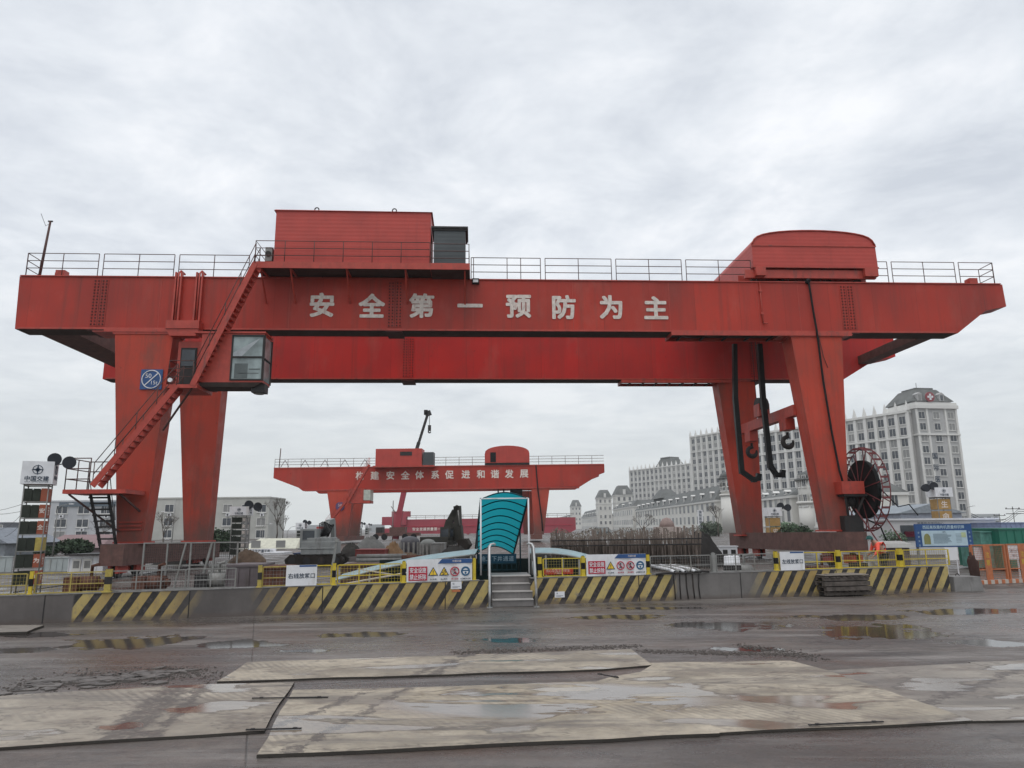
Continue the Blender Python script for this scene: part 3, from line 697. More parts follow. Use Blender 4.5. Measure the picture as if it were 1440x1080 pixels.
for i, xo in ((0, 0), (12, 0)):
    b = MB(); b.tube([A[i], (A[i].x + xo, A[i].y, .7)], .024, 6); b.build('post', WHITE, r)
for s in (0, 12):
    for t in (.5, 1): p = arch(t)[s]; b = MB(); b.tube([p, (p.x, p.y, .1)], .024, 6); b.build('rear_post', DTEAL, r)
# gate with banner below the canopy
r = thing('stairwell_gate', 'dark gate with pale characters 施工下井通道 at the stairwell', 'gate', (.0, 0, 0))
p0, p1 = at(672, 782, 22.2), at(726, 782, 22.2)
b = MB(); zz = at(700, 792, 22.2).z; z9 = at(700, 779, 22.2).z
b.box(p0.x, p1.x, 22.2, 22.23, zz, z9); b.build('banner_panel', flat('dark_teal_banner', (.008, .05, .085), .5), r)
b = MB(); b.text('施工下井通道', ((p0.x + p1.x) / 2, 22.185, (zz + z9) / 2), .165, off=.01, spacing=1.08); b.build('lettering', flat('pale_blue_lettering', (.30, .42, .5), .6), r)
b = MB(); b.box(p0.x - .05, p1.x + .05, 22.3, 22.34, .1, zz + .02)
b.build('dark_screen', flat('dark_green_net', (.008, .022, .022), .8), r)
b = MB()
for k in range(9): xx = p0.x + (p1.x - p0.x) * k / 8; b.tube([(xx, 22.15, .72), (xx, 22.15, zz)], .016, 5)
for zq in (.75, zz - .02): b.tube([(p0.x, 22.15, zq), (p1.x, 22.15, zq)], .018, 5)
b.build('bars', DTEAL, r)
# sloping translucent side covers of the shaft
PALETEAL = flat('weathered_pale_teal_sheet', (.16, .30, .33), .3, var=.3, dirt=(.25, .24, .20))
def cover(label, a, c, w, Y0, Y1):
    r = thing('shaft_cover', label, 'cover', (0, 0, 0), 0, 'pale teal covers beside the shaft stair')
    b = MB(); n = 14; A0, C0 = at(*a, Y0), at(*c, Y0)
    for i in range(n + 1):
        t = i / n; q = A0.lerp(C0, t); z = q.z + .10 * math.sin(PI * t); b.v += [(q.x, Y0, z), (q.x + .05, Y0 + .8, z + .13), (q.x + .1, Y1, z + .02)]
    for i in range(n):
        for k in (0, 1): q = i * 3 + k; b.face([q, q + 3, q + 4, q + 1], 0, True)
    b.build('sheet', PALETEAL, r)
    b = MB(); b.tube([(A0.x, Y0 - .01, A0.z - .02)] + [(A0.lerp(C0, i / n).x, Y0 - .01, A0.lerp(C0, i / n).z + .10 * math.sin(PI * i / n) - .02) for i in range(1, n)] + [(C0.x, Y0 - .01, C0.z - .02)], .025, 6)
    for t in (.25, .5, .75, .97): q = A0.lerp(C0, t); b.tube([(q.x, Y0, q.z), (q.x, Y0, .0)], .03, 6); b.tube([(q.x, Y0, q.z), (q.x + .1, Y1, q.z)], .02, 6)
    b.build('frame', GREYM, r)
cover('long pale teal cover sheet rising towards the steps from the left', (470, 816), (668, 779), 0, 21.6, 23.6)
cover('short pale teal cover sheet to the right of the stair canopy', (744, 778), (838, 790), 0, 21.8, 23.8)
b = MB(); q = at(476, 815, 21.2); b.box(-3.6, 5.2, 0, .12, 0, .98)
tag(b.build('shaft_side_screen', flat('dark_net_screen', (.012, .02, .02), .9), loc=(-.9, 24.6, 0), rz=.02), 'dark netting screen around the stair shaft behind the yellow panels', 'screen')
# red sign behind the right braced panel
r = thing('warning_plate', 'red warning plate with pale text behind the braced yellow panel', 'sign', (*placed('R', FR(768, 806)[0], .35), 0), RA)
b = MB(); b.box(0, .85, 0, .02, .74, .90); b.build('plate', flat('red_plate', (.5, .02, .02), .5), r)
b = MB(); b.text('当心坠落注意安全', (.42, -.003, .84), .085); b.text('严禁翻越', (.42, -.003, .77), .05); b.build('lettering', LETTER2, r)
b = MB(); b.beam((0, .04, .74), (0, .04, .0), .03); b.beam((.85, .04, .74), (.85, .04, .0), .03); b.build('legs', DARK, r)

# ------------------------------------------------------------------ gantry crane pieces
def rail_mb(b, pts, z0, h=1.12, n=3, post_every=1.75, r=.022):
    """railing along a list of (x,y) points"""
    for k in range(n): b.tube([(x, y, z0 + h * (k + 1) / n) for x, y in pts], r, 5)
    for (xa, ya), (xb, yb) in zip(pts, pts[1:]):
        L = math.hypot(xb - xa, yb - ya); m = max(1, round(L / post_every))
        for i in range(m + 1): b.tube([(xa + (xb - xa) * i / m, ya + (yb - ya) * i / m, z0), (xa + (xb - xa) * i / m, ya + (yb - ya) * i / m, z0 + h)], r, 5)
def stair(parent, name, p, q, y0, y1, step=.24, rail=1.0, mat=None, railmat=None):
    """flight in the local xz plane from p=(x,z) up to q, between y0 and y1"""
    mat = mat or REDTRIM; r = bpy.data.objects.new(name, None); COL.objects.link(r); r.parent = parent
    b = MB()
    for y in (y0, y1): b.beam((p[0], y, p[1]), (q[0], y, q[1]), .05, .26)
    b.build('stringer', mat, r)
    b = MB(); n = int((q[1] - p[1]) / step)
    for k in range(1, n): t = k / n; x, z = p[0] + (q[0] - p[0]) * t, p[1] + (q[1] - p[1]) * t; b.box(x - .13, x + .13, y0 + .02, y1 - .02, z - .02, z + .02)
    b.build('treads', mat, r)
    b = MB()
    for y in (y0, y1):
        for k in (.5, 1.0): b.tube([(p[0], y, p[1] + rail * k), (q[0], y, q[1] + rail * k)], .02, 5)
        m = max(2, int(math.hypot(q[0] - p[0], q[1] - p[1]) / 1.3))
        for k in range(m + 1): t = k / m; x, z = p[0] + (q[0] - p[0]) * t, p[1] + (q[1] - p[1]) * t; b.tube([(x, y, z), (x, y, z + rail)], .02, 5)
    b.build('handrail', railmat or RAIL, r)
    return r
def hook(b, c, R, r, axis=(1, 0, 0), mi=0):
    ax = Vector(axis); up = Vector((0, 0, 1)); c = Vector(c); pts = [c + up * R * 1.9, c + up * R * 1.15]
    rr = [r * .8, r * .85]
    for k in range(15):
        a = math.radians(100 - k * 21.5); pts.append(c + (ax * -math.cos(a) + up * math.sin(a)) * R * (1.0)); rr.append(r * (1.0 + .45 * math.sin(PI * k / 14)) * (1 - .5 * max(0, (k - 11) / 3)))
    b.tube(pts, rr, 8, mi)

# ---- main crane
TH = .054
LC = frame(0, 34, TH)
crane = thing('gantry_crane', 'huge red double girder gantry crane with white characters 安全第一预防为主', 'gantry crane', (0, 34, 0), TH, 'red gantry cranes on the site')
def girder(parent, y0, y1, prof, mat, ztop):
    b = MB(); b.prism(prof, y0, y1); g = b.build('girder', mat, parent)
    b = MB(); xs = [p[0] for p in prof]; b.box(min(xs) + .05, max(xs) - .15, y0 - .06, y1 + .06, ztop + .002, ztop + .05); b.build('top_flange', REDTRIM, g)
    return g
profF = [(-23.75, 11.54), (22.9, 11.54), (24.55, 12.75), (25.7, 12.99), (25.66, 14.18), (-23.85, 14.18)]
gF = girder(crane, 0, 1.1, profF, RED, 14.18)
profR = [(-24.1, 10.98), (21.5, 10.98), (23.5, 12.15), (25.1, 12.5), (25.1, 13.75), (-24.1, 13.75)]
gR = girder(crane, 9, 10.1, profR, REDDEEP, 13.75)
# lower lips and dark underside plates
b = MB(); b.box(-23.6, 22.7, -.035, 0, 11.54, 11.62); b.box(-20.1, -15.9, -.09, 1.15, 11.40, 11.54); b.box(13.6, 17.3, -.09, 1.15, 11.40, 11.54); b.build('bottom_flange', REDTRIM, gF)
b = MB(); b.box(-23.9, 21.3, 8.965, 9, 10.98, 11.06); b.build('bottom_flange', REDTRIM, gR)
UND = flat('dark_underside', (.07, .055, .05), .8)  # dark underside tone; on the house platform it is painted shade
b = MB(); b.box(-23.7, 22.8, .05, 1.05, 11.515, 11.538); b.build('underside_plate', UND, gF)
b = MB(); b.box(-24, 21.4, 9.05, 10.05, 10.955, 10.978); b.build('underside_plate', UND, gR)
# splice plates with bolt rows
BOLT = flat('dark_bolt', (.06, .02, .018), .6)
for g, y, xs, z0, z1 in ((gF, 0, (-19.97, -5.76, 17.25), 11.7, 14.05), (gR, 9, (-5.9, 15.9), 11.1, 13.6)):
    for x in xs:
        b = MB(); b.box(x - .36, x + .36, y - .018, y, z0, z1); b.box(x - .008, x + .008, y - .024, y - .018, z0, z1, 1)
        n = 15
        for k in range(n):
            zz = z0 + .08 + (z1 - z0 - .16) * k / (n - 1)
            for dx_ in (-.27, -.11, .11, .27): b.box(x + dx_ - .03, x + dx_ + .03, y - .05, y - .018, zz - .03, zz + .03, 1)
        b.box(x - .4, x + .4, y - .1, y + 1.2, z0 - .25, z0 - .185, 1)
        b.build('splice_plate', [RED if y == 0 else REDDEEP, BOLT], g)
# slogan
for ch, px, py in zip('安全第一预防为主', (453, 523, 593, 661, 729, 793, 859, 922), (429, 430, 430, 430, 431, 432, 432, 433)):
    u, z = LC(px, py); b = MB(); b.text(ch, (u, -.03, z), 1.28, off=.042); b.build('slogan_character', LETTER, gF)
# small panel seams, weep marks
for x in (-17.1, -10.9, -1.9, 3.1, 8.0, 12.6, 14.7): b = MB(); b.box(x - .012, x + .012, -.010, 0, 11.65, 14.1); b.build('weld_seam', REDTRIM, gF)
# tie beams at the girder ends
for x0, x1 in ((-23.2, -21.4), (22.6, 23.4)):
    b = MB(); b.box(x0, x1, 1.1, 9, 11.56 if x0 < 0 else 12.0, 12.5); b.build('end_tie', BEAMM, crane)
# lower walkway channels under the girders
for y0, x0, x1, z in ((-.12, 8.0, 17.25, 11.36), (8.9, 7.3, 14.2, 10.78)):
    b = MB(); b.box(x0, x1, y0, y0 + .04, z - .02, z + .17); b.box(x0, x1, y0 + 1.2, y0 + 1.24, z - .02, z + .17); b.box(x0, x0 + .05, y0 + .04, y0 + 1.2, z - .02, z + .17)
    for k in range(8): xx = x0 + .6 + (x1 - x0 - 1) * k / 7; b.box(xx - .04, xx + .04, y0 + .04, y0 + 1.2, z - .01, z + .06, 1)
    b.build('cable_tray', [REDTRIM, DARK], crane)
# legs
def leg(b_, t_, z0, z1, y, yt):
    b = MB(); b.taper((b_[0], b_[1], y[0], y[1]), (t_[0], t_[1], yt[0], yt[1]), z0, z1); o = b.build('leg', REDLEG, crane)
    b = MB(); b.taper((b_[0] - .12, b_[1] + .12, y[0] - .12, y[1] + .12), (b_[0] - .12, b_[1] + .12, y[0] - .12, y[1] + .12), z0 - .08, z0 - .002)
    b.build('foot_flange', REDTRIM, o); b = MB(); b.taper((t_[0] - .08, t_[1] + .08, yt[0] - .04, yt[1] + .1), (t_[0] - .08, t_[1] + .08, yt[0] - .04, yt[1] + .1), z1 - .10, z1 - .003); b.build('head_flange', REDTRIM, o)
    return o
lFL = leg((-18.02, -16.88), (-19.08, -16.32), 1.55, 11.40, (-.06, .85), (-.02, 1.1))
lFR = leg((15.05, 16.12), (14.12, 16.78), 1.75, 11.40, (-.06, .85), (-.02, 1.1))
lRL = leg((-18.62, -17.3), (-19.6, -17.05), 1.45, 10.95, (9.1, 10.1), (9, 10.1))
lRR = leg((14.3, 15.6), (13.4, 15.8), 1.45, 10.95, (9.1, 10.1), (9, 10.1))
for x0, x1, xr0, xr1 in ((-17.95, -16.95, -18.5, -17.4), (15.1, 16.1, 14.4, 15.5)):
    b = MB(); z0, z1 = (.55, 1.46) if x0 < 0 else (.75, 1.66)
    b.hexa([(x0, -1.6, z0), (x1, -1.6, z0), (xr1, 11.6, z0 - .15), (xr0, 11.6, z0 - .15), (x0, -1.6, z1), (x1, -1.6, z1), (xr1, 11.6, z1 - .12), (xr0, 11.6, z1 - .12)])
    eb = b.build('end_beam', BEAMM, crane)
    for y in (-1.0, .9, 8.7, 11.0):
        xx = (x0 + (xr0 - x0) * y / 11 + x1 + (xr1 - x1) * y / 11) / 2
        b = MB(); b.disc((xx, y, .36), .34, 'x', .16, 18, 0); b.box(xx - .22, xx - .1, y - .45, y + .45, .22, .62, 1); b.box(xx + .1, xx + .22, y - .45, y + .45, .22, .62, 1); b.build('travel_wheel', [DARK, REDTRIM], eb)
    b = MB(); b.box((x0 + x1) / 2 - .05, (x0 + x1) / 2 + .05, -8, 18, -.0, .03); b.build('rail_track', DARK, crane)
# signs and ribs on the left leg
b = MB(); u0s, z1s = LC(200, 520); u1s, z0s = LC(228, 548); b.box(u0s, u1s, -.09, -.05, z0s, z1s); sg = b.build('load_sign', BLUE, crane)
b = MB(); cx, cz = (u0s + u1s) / 2, (z0s + z1s) / 2; b.torus((cx, -.1, cz), .43, .025, (1, 0, 0), (0, 0, 1), 30, 5); b.beam((cx - .28, -.1, cz - .28), (cx + .30, -.1, cz + .30), .01, .045)
b.text('50', (cx - .14, -.105, cz + .17), .30, off=.012); b.text('15t', (cx + .16, -.105, cz - .16), .26, off=.012); b.build('sign_lettering', WHITE, sg)
b = MB()
for k in range(3): b.box(-17.95, -16.95, -.14, -.07, 2.05 + k * .17, 2.10 + k * .17)
b.build('leg_rungs', REDTRIM, crane)
# twin vertical cable ducts and little hood left of the cab
for x in (-16.25, -15.25):
    b = MB(); b.tube([(x + .1, .3, 14.45), (x + .05, -.05, 14.5), (x, -.16, 14.35), (x, -.16, 11.9)], .05, 6); b.box(x - .17, x - .09, -.2, 0, 11.8, 14.4); b.box(x + .09, x + .17, -.2, 0, 11.8, 14.4); b.build('cable_duct', REDTRIM, crane)
b = MB(); b.box(-16.5, -14.95, -.55, -.02, 11.45, 11.85); b.hexa([(-16.3, -.5, 11.1), (-15.1, -.5, 11.1), (-15.1, 0, 11.1), (-16.3, 0, 11.1), (-16.5, -.5, 11.44), (-14.95, -.5, 11.44), (-14.95, 0, 11.44), (-16.5, 0, 11.44)]); b.build('duct_hood', REDTRIM, crane)

# operator cab
cab = bpy.data.objects.new('operator_cab', None); COL.objects.link(cab); cab.parent = crane
ca, cb_ = -16.0, -11.52
b = MB(); b.box(-14.35, -12.98, -1.6, -.35, 8.62, 10.92); b.box(-12.98, cb_, -1.6, -.35, 8.62, 8.72); b.box(-12.98, cb_, -1.6, -.35, 10.82, 10.92); b.box(-12.98, cb_, -.41, -.35, 8.72, 10.82)
b.box(-16.0, -14.35, -.1, .9, 8.62, 10.92); b.box(-14.7, cb_ + .05, -1.66, -.3, 10.92, 11.0)
b.build('cab_body', REDTRIM, cab)
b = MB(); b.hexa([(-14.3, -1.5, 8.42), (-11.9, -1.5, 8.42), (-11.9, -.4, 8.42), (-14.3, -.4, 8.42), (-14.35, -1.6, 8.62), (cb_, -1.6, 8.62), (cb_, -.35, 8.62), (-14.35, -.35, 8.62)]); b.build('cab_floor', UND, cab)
b = MB(); b.box(-12.93, cb_ - .06, -1.585, -1.57, 8.75, 10.8); b.build('front_window', CABGLASS, cab)
b = MB(); b.box(cb_ - .02, cb_ - .005, -1.55, -.42, 8.75, 10.8); b.build('side_window', CABGLASS, cab)
b = MB()
for x in (-12.98, cb_ - .05): b.box(x, x + .06, -1.64, -1.58, 8.7, 10.84)
for z in (8.70, 9.76, 10.78): b.box(-12.95, cb_, -1.645, -1.58, z, z + .07)
for y in (-1.63, -.41): b.box(cb_, cb_ + .05, y, y + .06, 8.7, 10.84)
for z in (9.72,): b.box(cb_, cb_ + .045, -1.6, -.38, z, z + .06)
b.build('window_frame', DARK, cab)
b = MB(); b.hexa([(-12.9, -1.59, 9.85), (-12.5, -1.59, 9.85), (-12.5, -1.587, 9.85), (-12.9, -1.587, 9.85), (-12.9, -1.59, 10.0), (-11.65, -1.59, 10.75), (-11.65, -1.587, 10.75), (-12.9, -1.587, 10.0)]); b.build('curtain', flat('pale_curtain', (.35, .38, .4), .9), cab)
b = MB(); b.box(-12.05, -11.45, -1.4, -.8, 8.2, 8.60); b.disc((-11.75, -1.1, 8.18), .2, 'z', .06, 16, 1); b.build('horn_speaker', [DARK, GREYM], cab)
b = MB(); b.box(-12.8, -12.2, -1.59, -1.587, 8.8, 9.5); b.box(-12.15, -11.65, -1.59, -1.587, 9.2, 9.26); b.box(-12.6, -11.7, -1.59, -1.587, 9.02, 9.06); b.build('seat_and_console', flat('grey_console', (.10, .12, .12), .7), cab)
b = MB(); b.box(-15.85, -15.1, -.14, -.1, 8.75, 10.6); b.box(-15.78, -15.17, -.17, -.14, 9.7, 10.5, 1); b.build('door', [DARK, GLASS], cab)
# cab landing
b = MB(); b.box(-15.6, -14.25, -2.0, -.1, 8.28, 8.44); b.build('cab_landing', REDTRIM, crane)
b = MB(); rail_mb(b, [(-15.55, -1.0), (-15.55, -1.95), (-14.5, -1.95)], 8.44, 1.1, 3, .8, .02); b.build('railing', RAIL, crane)
b = MB(); b.disc((-15.42, -2.05, 8.62), .10, 'y', .12, 12); b.build('round_lamp', WHITE, crane)
# lower landing on the leg, flights, ladder
stair(crane, 'stair_flight', (-14.45, 8.4), (-12.05, 14.2), -2.0, -1.35)
stair(crane, 'stair_flight', (-18.35, 3.95), (-15.15, 8.4), -2.0, -1.35)
b = MB(); b.box(-19.55, -16.9, -2.05, -.15, 3.62, 3.80); b.build('lower_landing', REDTRIM, crane)
for p_, q_ in (((-19.3, -2.0, 3.6), (-17.95, -.1, 2.0)), ((-17.2, -1.9, 3.6), (-17.1, -.1, 2.9)), ((-14.5, -1.9, 8.28), (-16.3, -.3, 6.6))): b = MB(); b.beam(p_, q_, .07); b.build('landing_strut', RAIL, crane)
b = MB(); rail_mb(b, [(-18.5, -2.0), (-19.5, -2.0), (-19.5, -.2), (-18.6, -.2)], 3.8, 1.35, 3, 1.0, .024); b.build('railing', RAIL, crane)
lad = bpy.data.objects.new('ladder', None); COL.objects.link(lad); lad.parent = crane
b = MB()
for s in (0, .78): b.beam((-18.85 + s, -1.1, 3.62), (-17.95 + s * .8, -1.1, .55), .05, .12)
b.build('stringer', DARK, lad); b = MB()
for k in range(12): t = k / 11.5; b.box(-18.85 + .9 * t, -18.07 + .74 * t, -1.25, -.95, 3.5 - 2.95 * t - .05, 3.5 - 2.95 * t + .02)
b.build('rungs', DARK, lad); b = MB()
for s in (-.05, .85):
    b.tube([(-18.85 + s, -1.35, 4.6), (-18.1 + s * .85, -1.4, 1.5)], .02, 5); b.tube([(-18.5 + s, -1.15, 2.5), (-18.5 + s, -1.38, 3.2)], .018, 5)
b.build('handrail', DARK, lad)
# top railings on the front girder, in bays with small gaps
x = -23.6
while x < 25:
    e = min(x + 3.38, 25.3)
    if not (-12.3 < x < -4.5):
        if x > -12.5 and x < -2: pass
        b = MB(); rail_mb(b, [(x, .03), (e, .03)], 14.24, 1.14, 3, 1.7, .021); b.build('railing', RAIL, crane)
    elif x < -8: pass
    x += 3.62
b = MB(); rail_mb(b, [(-2.0, .03), (.5, .03)], 14.24, 1.14, 3, 1.7, .021); b.build('railing', RAIL, crane)
for xx in (-23.6, 25.3):
    b = MB(); rail_mb(b, [(xx, .05), (xx, 1.05)], 14.24, 1.14, 3, 1.0, .021); b.build('railing', RAIL, crane)
b = MB(); rail_mb(b, [(-24, 10.05), (12.5, 10.05)], 13.8, 1.1, 3, 1.8, .018); b.build('rear_railing', RAIL, crane)
for xx in (-22.1, 24.3):
    b = MB(); b.box(xx - .22, xx + .22, .2, .6, 14.235, 14.6); b.box(xx - .3, xx - .22, .3, .5, 14.3, 14.5); b.build('buffer_stop', REDTRIM, crane)
b = MB(); b.tube([(-23.15, .35, 14.2), (-22.95, .35, 17.2)], [.07, .05], 8); b.build('mast', RAIL, crane)
b = MB(); b.tube([(-22.95, .35, 17.1), (-23.15, .35, 16.95), (-23.45, .35, 17.6)], .012, 4); b.cbox((-22.95, .35, 17.2), (.22, .06, .06)); b.build('lightning_wire', DARK, crane)
# electrical house, cabinet and their platform
b = MB(); b.box(-12.3, -3.95, -1.45, 1.3, 14.32, 14.46); b.box(-3.95, -2.05, -1.45, 1.3, 14.22, 14.40); b.box(-12.3, -2.05, -1.47, -1.43, 14.18, 14.5); hp = b.build('house_platform', REDTRIM, crane); b = MB(); b.box(-12.28, -3.97, -1.42, 0, 14.29, 14.318); b.box(-3.93, -2.07, -1.42, 0, 14.19, 14.218); b.build('painted_shade_plate', UND, hp)  # thin darker plate paints the shade below the platform into its colour
for x in (-10.6, -7.95, -5.15, -12.0, -2.3):
    b = MB(); b.beam((x, -1.35, 14.3), (x, -.02, 12.9), .07); b.beam((x, -1.4, 14.25), (x, 0, 14.25), .07, .1); b.build('bracket', REDTRIM, crane)
house = MB(); house.box(-11.5, -3.98, -1.0, 1.25, 14.48, 17.30); hs = house.build('machine_house', REDCORR, crane)
b = MB(); b.hexa([(-11.6, -1.08, 17.30), (-3.9, -1.08, 17.30), (-3.9, 1.33, 17.30), (-11.6, 1.33, 17.30), (-11.55, -1.0, 17.37), (-3.95, -1.0, 17.34), (-3.95, 1.3, 17.34), (-11.55, 1.3, 17.37)]); b.build('roof', REDTRIM, hs)
for x in (-9.6, -5.8):
    b = MB(); b.torus((x, -.8, 17.48), .10, .03, (1, 0, 0), (0, 0, 1), 12, 5, 0, -.6, 4.2); b.build('lifting_eye', DARK, hs)
b = MB(); b.box(-3.82, -2.28, -1.0, .6, 14.42, 16.46); ec = b.build('electrical_cabinet', DGREY, crane)
b = MB(); b.box(-3.95, -2.15, -1.1, .7, 16.46, 16.56); b.box(-3.9, -2.2, -1.05, .65, 16.36, 16.46); b.build('cabinet_roof', DARK, ec)
b = MB(); b.box(-11.95, -11.62, -.9, -.2, 14.75, 15.45); b.disc((-11.79, -.93, 15.1), .14, 'y', .04, 14, 1); b.box(-11.9, -11.7, -.85, -.3, 14.5, 14.75, 1); b.build('air_conditioner', [GREYM, DARK], crane)
b = MB(); rail_mb(b, [(-12.25, .5), (-12.25, -1.42), (-3.98, -1.42)], 14.46, 1.1, 3, 1.5, .02); b.build('railing', RAIL, crane)
b = MB(); rail_mb(b, [(-3.9, -1.42), (-2.1, -1.42), (-2.1, 0.4)], 14.40, 1.1, 3, 1.7, .02); b.build('railing', RAIL, crane)
b = MB(); b.box(-1.95, -1.6, -.22, 0, 13.95, 14.2); b.box(-1.9, -1.65, -.26, -.22, 13.98, 14.12, 1); b.build('floodlight', [DARK, WHITE], crane)
# trolley with arched hood
tro = bpy.data.objects.new('hoist_trolley', None); COL.objects.link(tro); tro.parent = crane
prof = [(12.42, 14.98), (19.0, 14.98), (18.97, 16.18)]
for k in range(1, 16): a = PI * k / 16; prof.append((15.7 + 3.2 * math.cos(a) * (1.0 if abs(math.cos(a)) < .9 else .995), 16.18 + .80 * math.sin(a) ** .62))
prof.append((12.43, 16.18))
b = MB(); b.prism(prof, -.15, 10.3); hd = b.build('hood', REDCORR, tro)
b = MB(); b.tube([(x_, -.17, z_) for x_, z_ in prof[2:]], .045, 5); b.box(12.4, 19.0, -.19, -.14, 16.10, 16.17); b.box(12.4, 19.02, -.2, -.12, 14.93, 15.0); b.build('hood_trim', REDTRIM, hd)
b = MB(); b.box(12.0, 18.9, -.05, .12, 14.42, 14.86); b.box(12.0, 18.9, .9, 1.05, 14.42, 14.86); b.box(12.0, 12.3, 1.05, 9.0, 14.42, 14.86); b.box(18.6, 18.9, 1.05, 9.0, 14.42, 14.86); b.build('trolley_frame', REDTRIM, tro)
b = MB(); b.box(12.5, 18.8, .3, 10, 14.87, 14.97); b.build('trolley_floor', DARK, tro)
for x in (12.7, 14.1, 16.6, 18.2):
    b = MB(); b.disc((x, .55, 14.43), .2, 'y', .14, 16); b.build('trolley_wheel', DARK, tro)
for x0_, x1_ in ((12.5, 13.0), (18.2, 18.9)): b = MB(); b.box(x0_, x1_, -.3, -.06, 14.47, 14.9); b.build('gearbox', REDTRIM, tro)
# black travel cable from the top to the reel, small pipe
b = MB(); b.tube([(15.25, -.05, 14.3), (15.28, -.12, 14.0), (15.36, -.14, 12.5), (15.42, -.16, 11.6), (15.5, -.16, 9.0), (15.68, -.16, 6.4), (15.86, -.16, 4.6), (15.9, -.3, 4.0)], .05, 8); b.tube([(15.2, -.02, 14.28), (15.3, -.12, 14.2)], .14, 8); b.build('supply_cable', BLACK, crane)
b = MB(); b.tube([(12.72, -.06, 14.15), (12.72, -.08, 12.0)], .035, 6); b.tube([(12.72, -.08, 12.0), (12.95, -.08, 12.0)], .03, 6)
for z in (13.7, 12.5): b.cbox((12.72, -.07, z), (.14, .1, .1))
b.build('drain_pipe', REDTRIM, crane)
b = MB(); b.tube([(15.55, -.05, 11.3), (15.7, -.07, 10.2), (15.85, -.07, 9.7)], .015, 5); b.build('loose_wire', DARK, crane)
# lifting gear: two long J hooks, spreader beam with two hooks, pulley block
def jhook(pts, y):
    b = MB(); P = [(x_, y, z_) for x_, z_ in pts]
    for p, q in zip(P, P[1:]): b.beam(p, q, .26, .24)
    for p in P[1:-1]: b.cbox(p, (.25, .27, .25))
    b.build('grab_arm', BLACKSTEEL, crane)
def LCs(pts, d): return [LC(x_, y_, d) for x_, y_ in pts]
jhook(LCs([(1033, 484), (1034, 560), (1043, 663), (1060, 675), (1066, 673), (1067, 666)], 4.2), 4.2)
jhook(LCs([(1068, 484), (1073, 560), (1083, 655), (1092, 668), (1100, 668), (1101, 661)], 3.4), 3.4)
sp = bpy.data.objects.new('spreader', None); COL.objects.link(sp); sp.parent = crane
b = MB(); b.box(14.35, 14.75, .95, 8.6, 7.45, 8.0); b.build('spreader_beam', REDTRIM, sp)
for y in (2.3, 7.2):
    b = MB(); b.box(14.3, 14.8, y - .45, y + .35, 6.85, 7.44); b.build('hook_box', REDTRIM, sp)
    b = MB(); hook(b, (14.55, y, 6.25), .27, .095, (1, 0, 0)); b.build('hook', DARK, sp)
b = MB(); b.disc((14.4, 5, 8.6), .48, 'x', .5, 18, 0); b.box(14.1, 14.7, 4.6, 5.4, 8.0, 8.7, 1); b.build('pulley_block', [DARK, REDTRIM], sp)
b = MB()
for dx_ in (-.12, .12):
    for dy_ in (-.3, .3): b.tube([(14.4 + dx_, 5 + dy_, 8.6), (14.3 + dx_, 5 + dy_, 14.9)], .018, 4)
b.build('wire_rope', DARK, sp)
# cable reel
REELM = flat('dull_maroon_paint', (.16, .035, .038), .55, dirt=(.06, .03, .03))
reel = bpy.data.objects.new('cable_reel', None); COL.objects.link(reel); reel.parent = crane
ru, rz_ = LC(1214, 688); rc = Vector((ru + .0, 0, rz_)); Y_, Z_ = (0, 1, 0), (0, 0, 1)
for dx_ in (-.18, .18):
    b = MB(); b.torus(rc + Vector((dx_, 0, 0)), 1.98, .028, Y_, Z_, 44, 6); b.build('rim', REELM, reel)
for k in range(26): a = 2 * PI * k / 26; b = MB(); b.beam(rc + Vector((-.18, 1.98 * math.cos(a), 1.98 * math.sin(a))), rc + Vector((.18, 1.98 * math.cos(a), 1.98 * math.sin(a))), .04, .10); b.build('rim_slat', REELM, reel)

for k in range(13):
    a = 2 * PI * k / 13 + .1; b = MB()
    for dx_ in (-.2, .2): b.beam(rc + Vector((dx_, 0, 0)), rc + Vector((dx_ * .9, 1.97 * math.cos(a), 1.97 * math.sin(a))), .036)
    b.build('spoke', REELM, reel)
b = MB(); b.disc(rc, 1.40, 'x', .20, 40); b.build('wound_cable', BLACK, reel)
b = MB(); b.disc(rc, .28, 'x', .7, 20); b.build('hub', REELM, reel)
b = MB(); b.box(15.6, rc.x - .35, -.75, .45, rz_ - .25, rz_ + .35); b.build('drive_box', REDTRIM, reel)
b = MB(); b.box(15.7, rc.x - .2, -.7, .5, rz_ - .36, rz_ - .25); b.disc((16.35, -.1, rz_ - .6), .2, 'z', .45, 12); b.beam((15.8, -.6, rz_ - .4), (16.1, -.2, 1.7), .1); b.beam((16.7, -.6, rz_ - .4), (16.1, -.1, 1.7), .1); b.box(15.7, 16.6, -.5, .4, 1.6, 2.4); b.build('drive_support', DARK, reel)
b = MB(); b.beam((15.9, -1.2, 2.7), (17.3, -1.5, .1), .05); b.beam((16.9, -1.0, 3.2), (17.9, -1.6, .9), .05); b.build('stay_bar', REELM, reel)
b = MB(); b.tube([rc + Vector((0, .0, -1.42)), rc + Vector((.3, -.6, -1.75)), rc + Vector((.4, -.9, -2.6))], .035, 6); b.tube([rc + Vector((0, -1.4, 0)), rc + Vector((.5, -1.9, -.9)), rc + Vector((.9, -2.1, -.8)), rc + Vector((1.2, -2.2, -1.3))], .03, 6); b.build('trailing_cable', BLACK, reel)

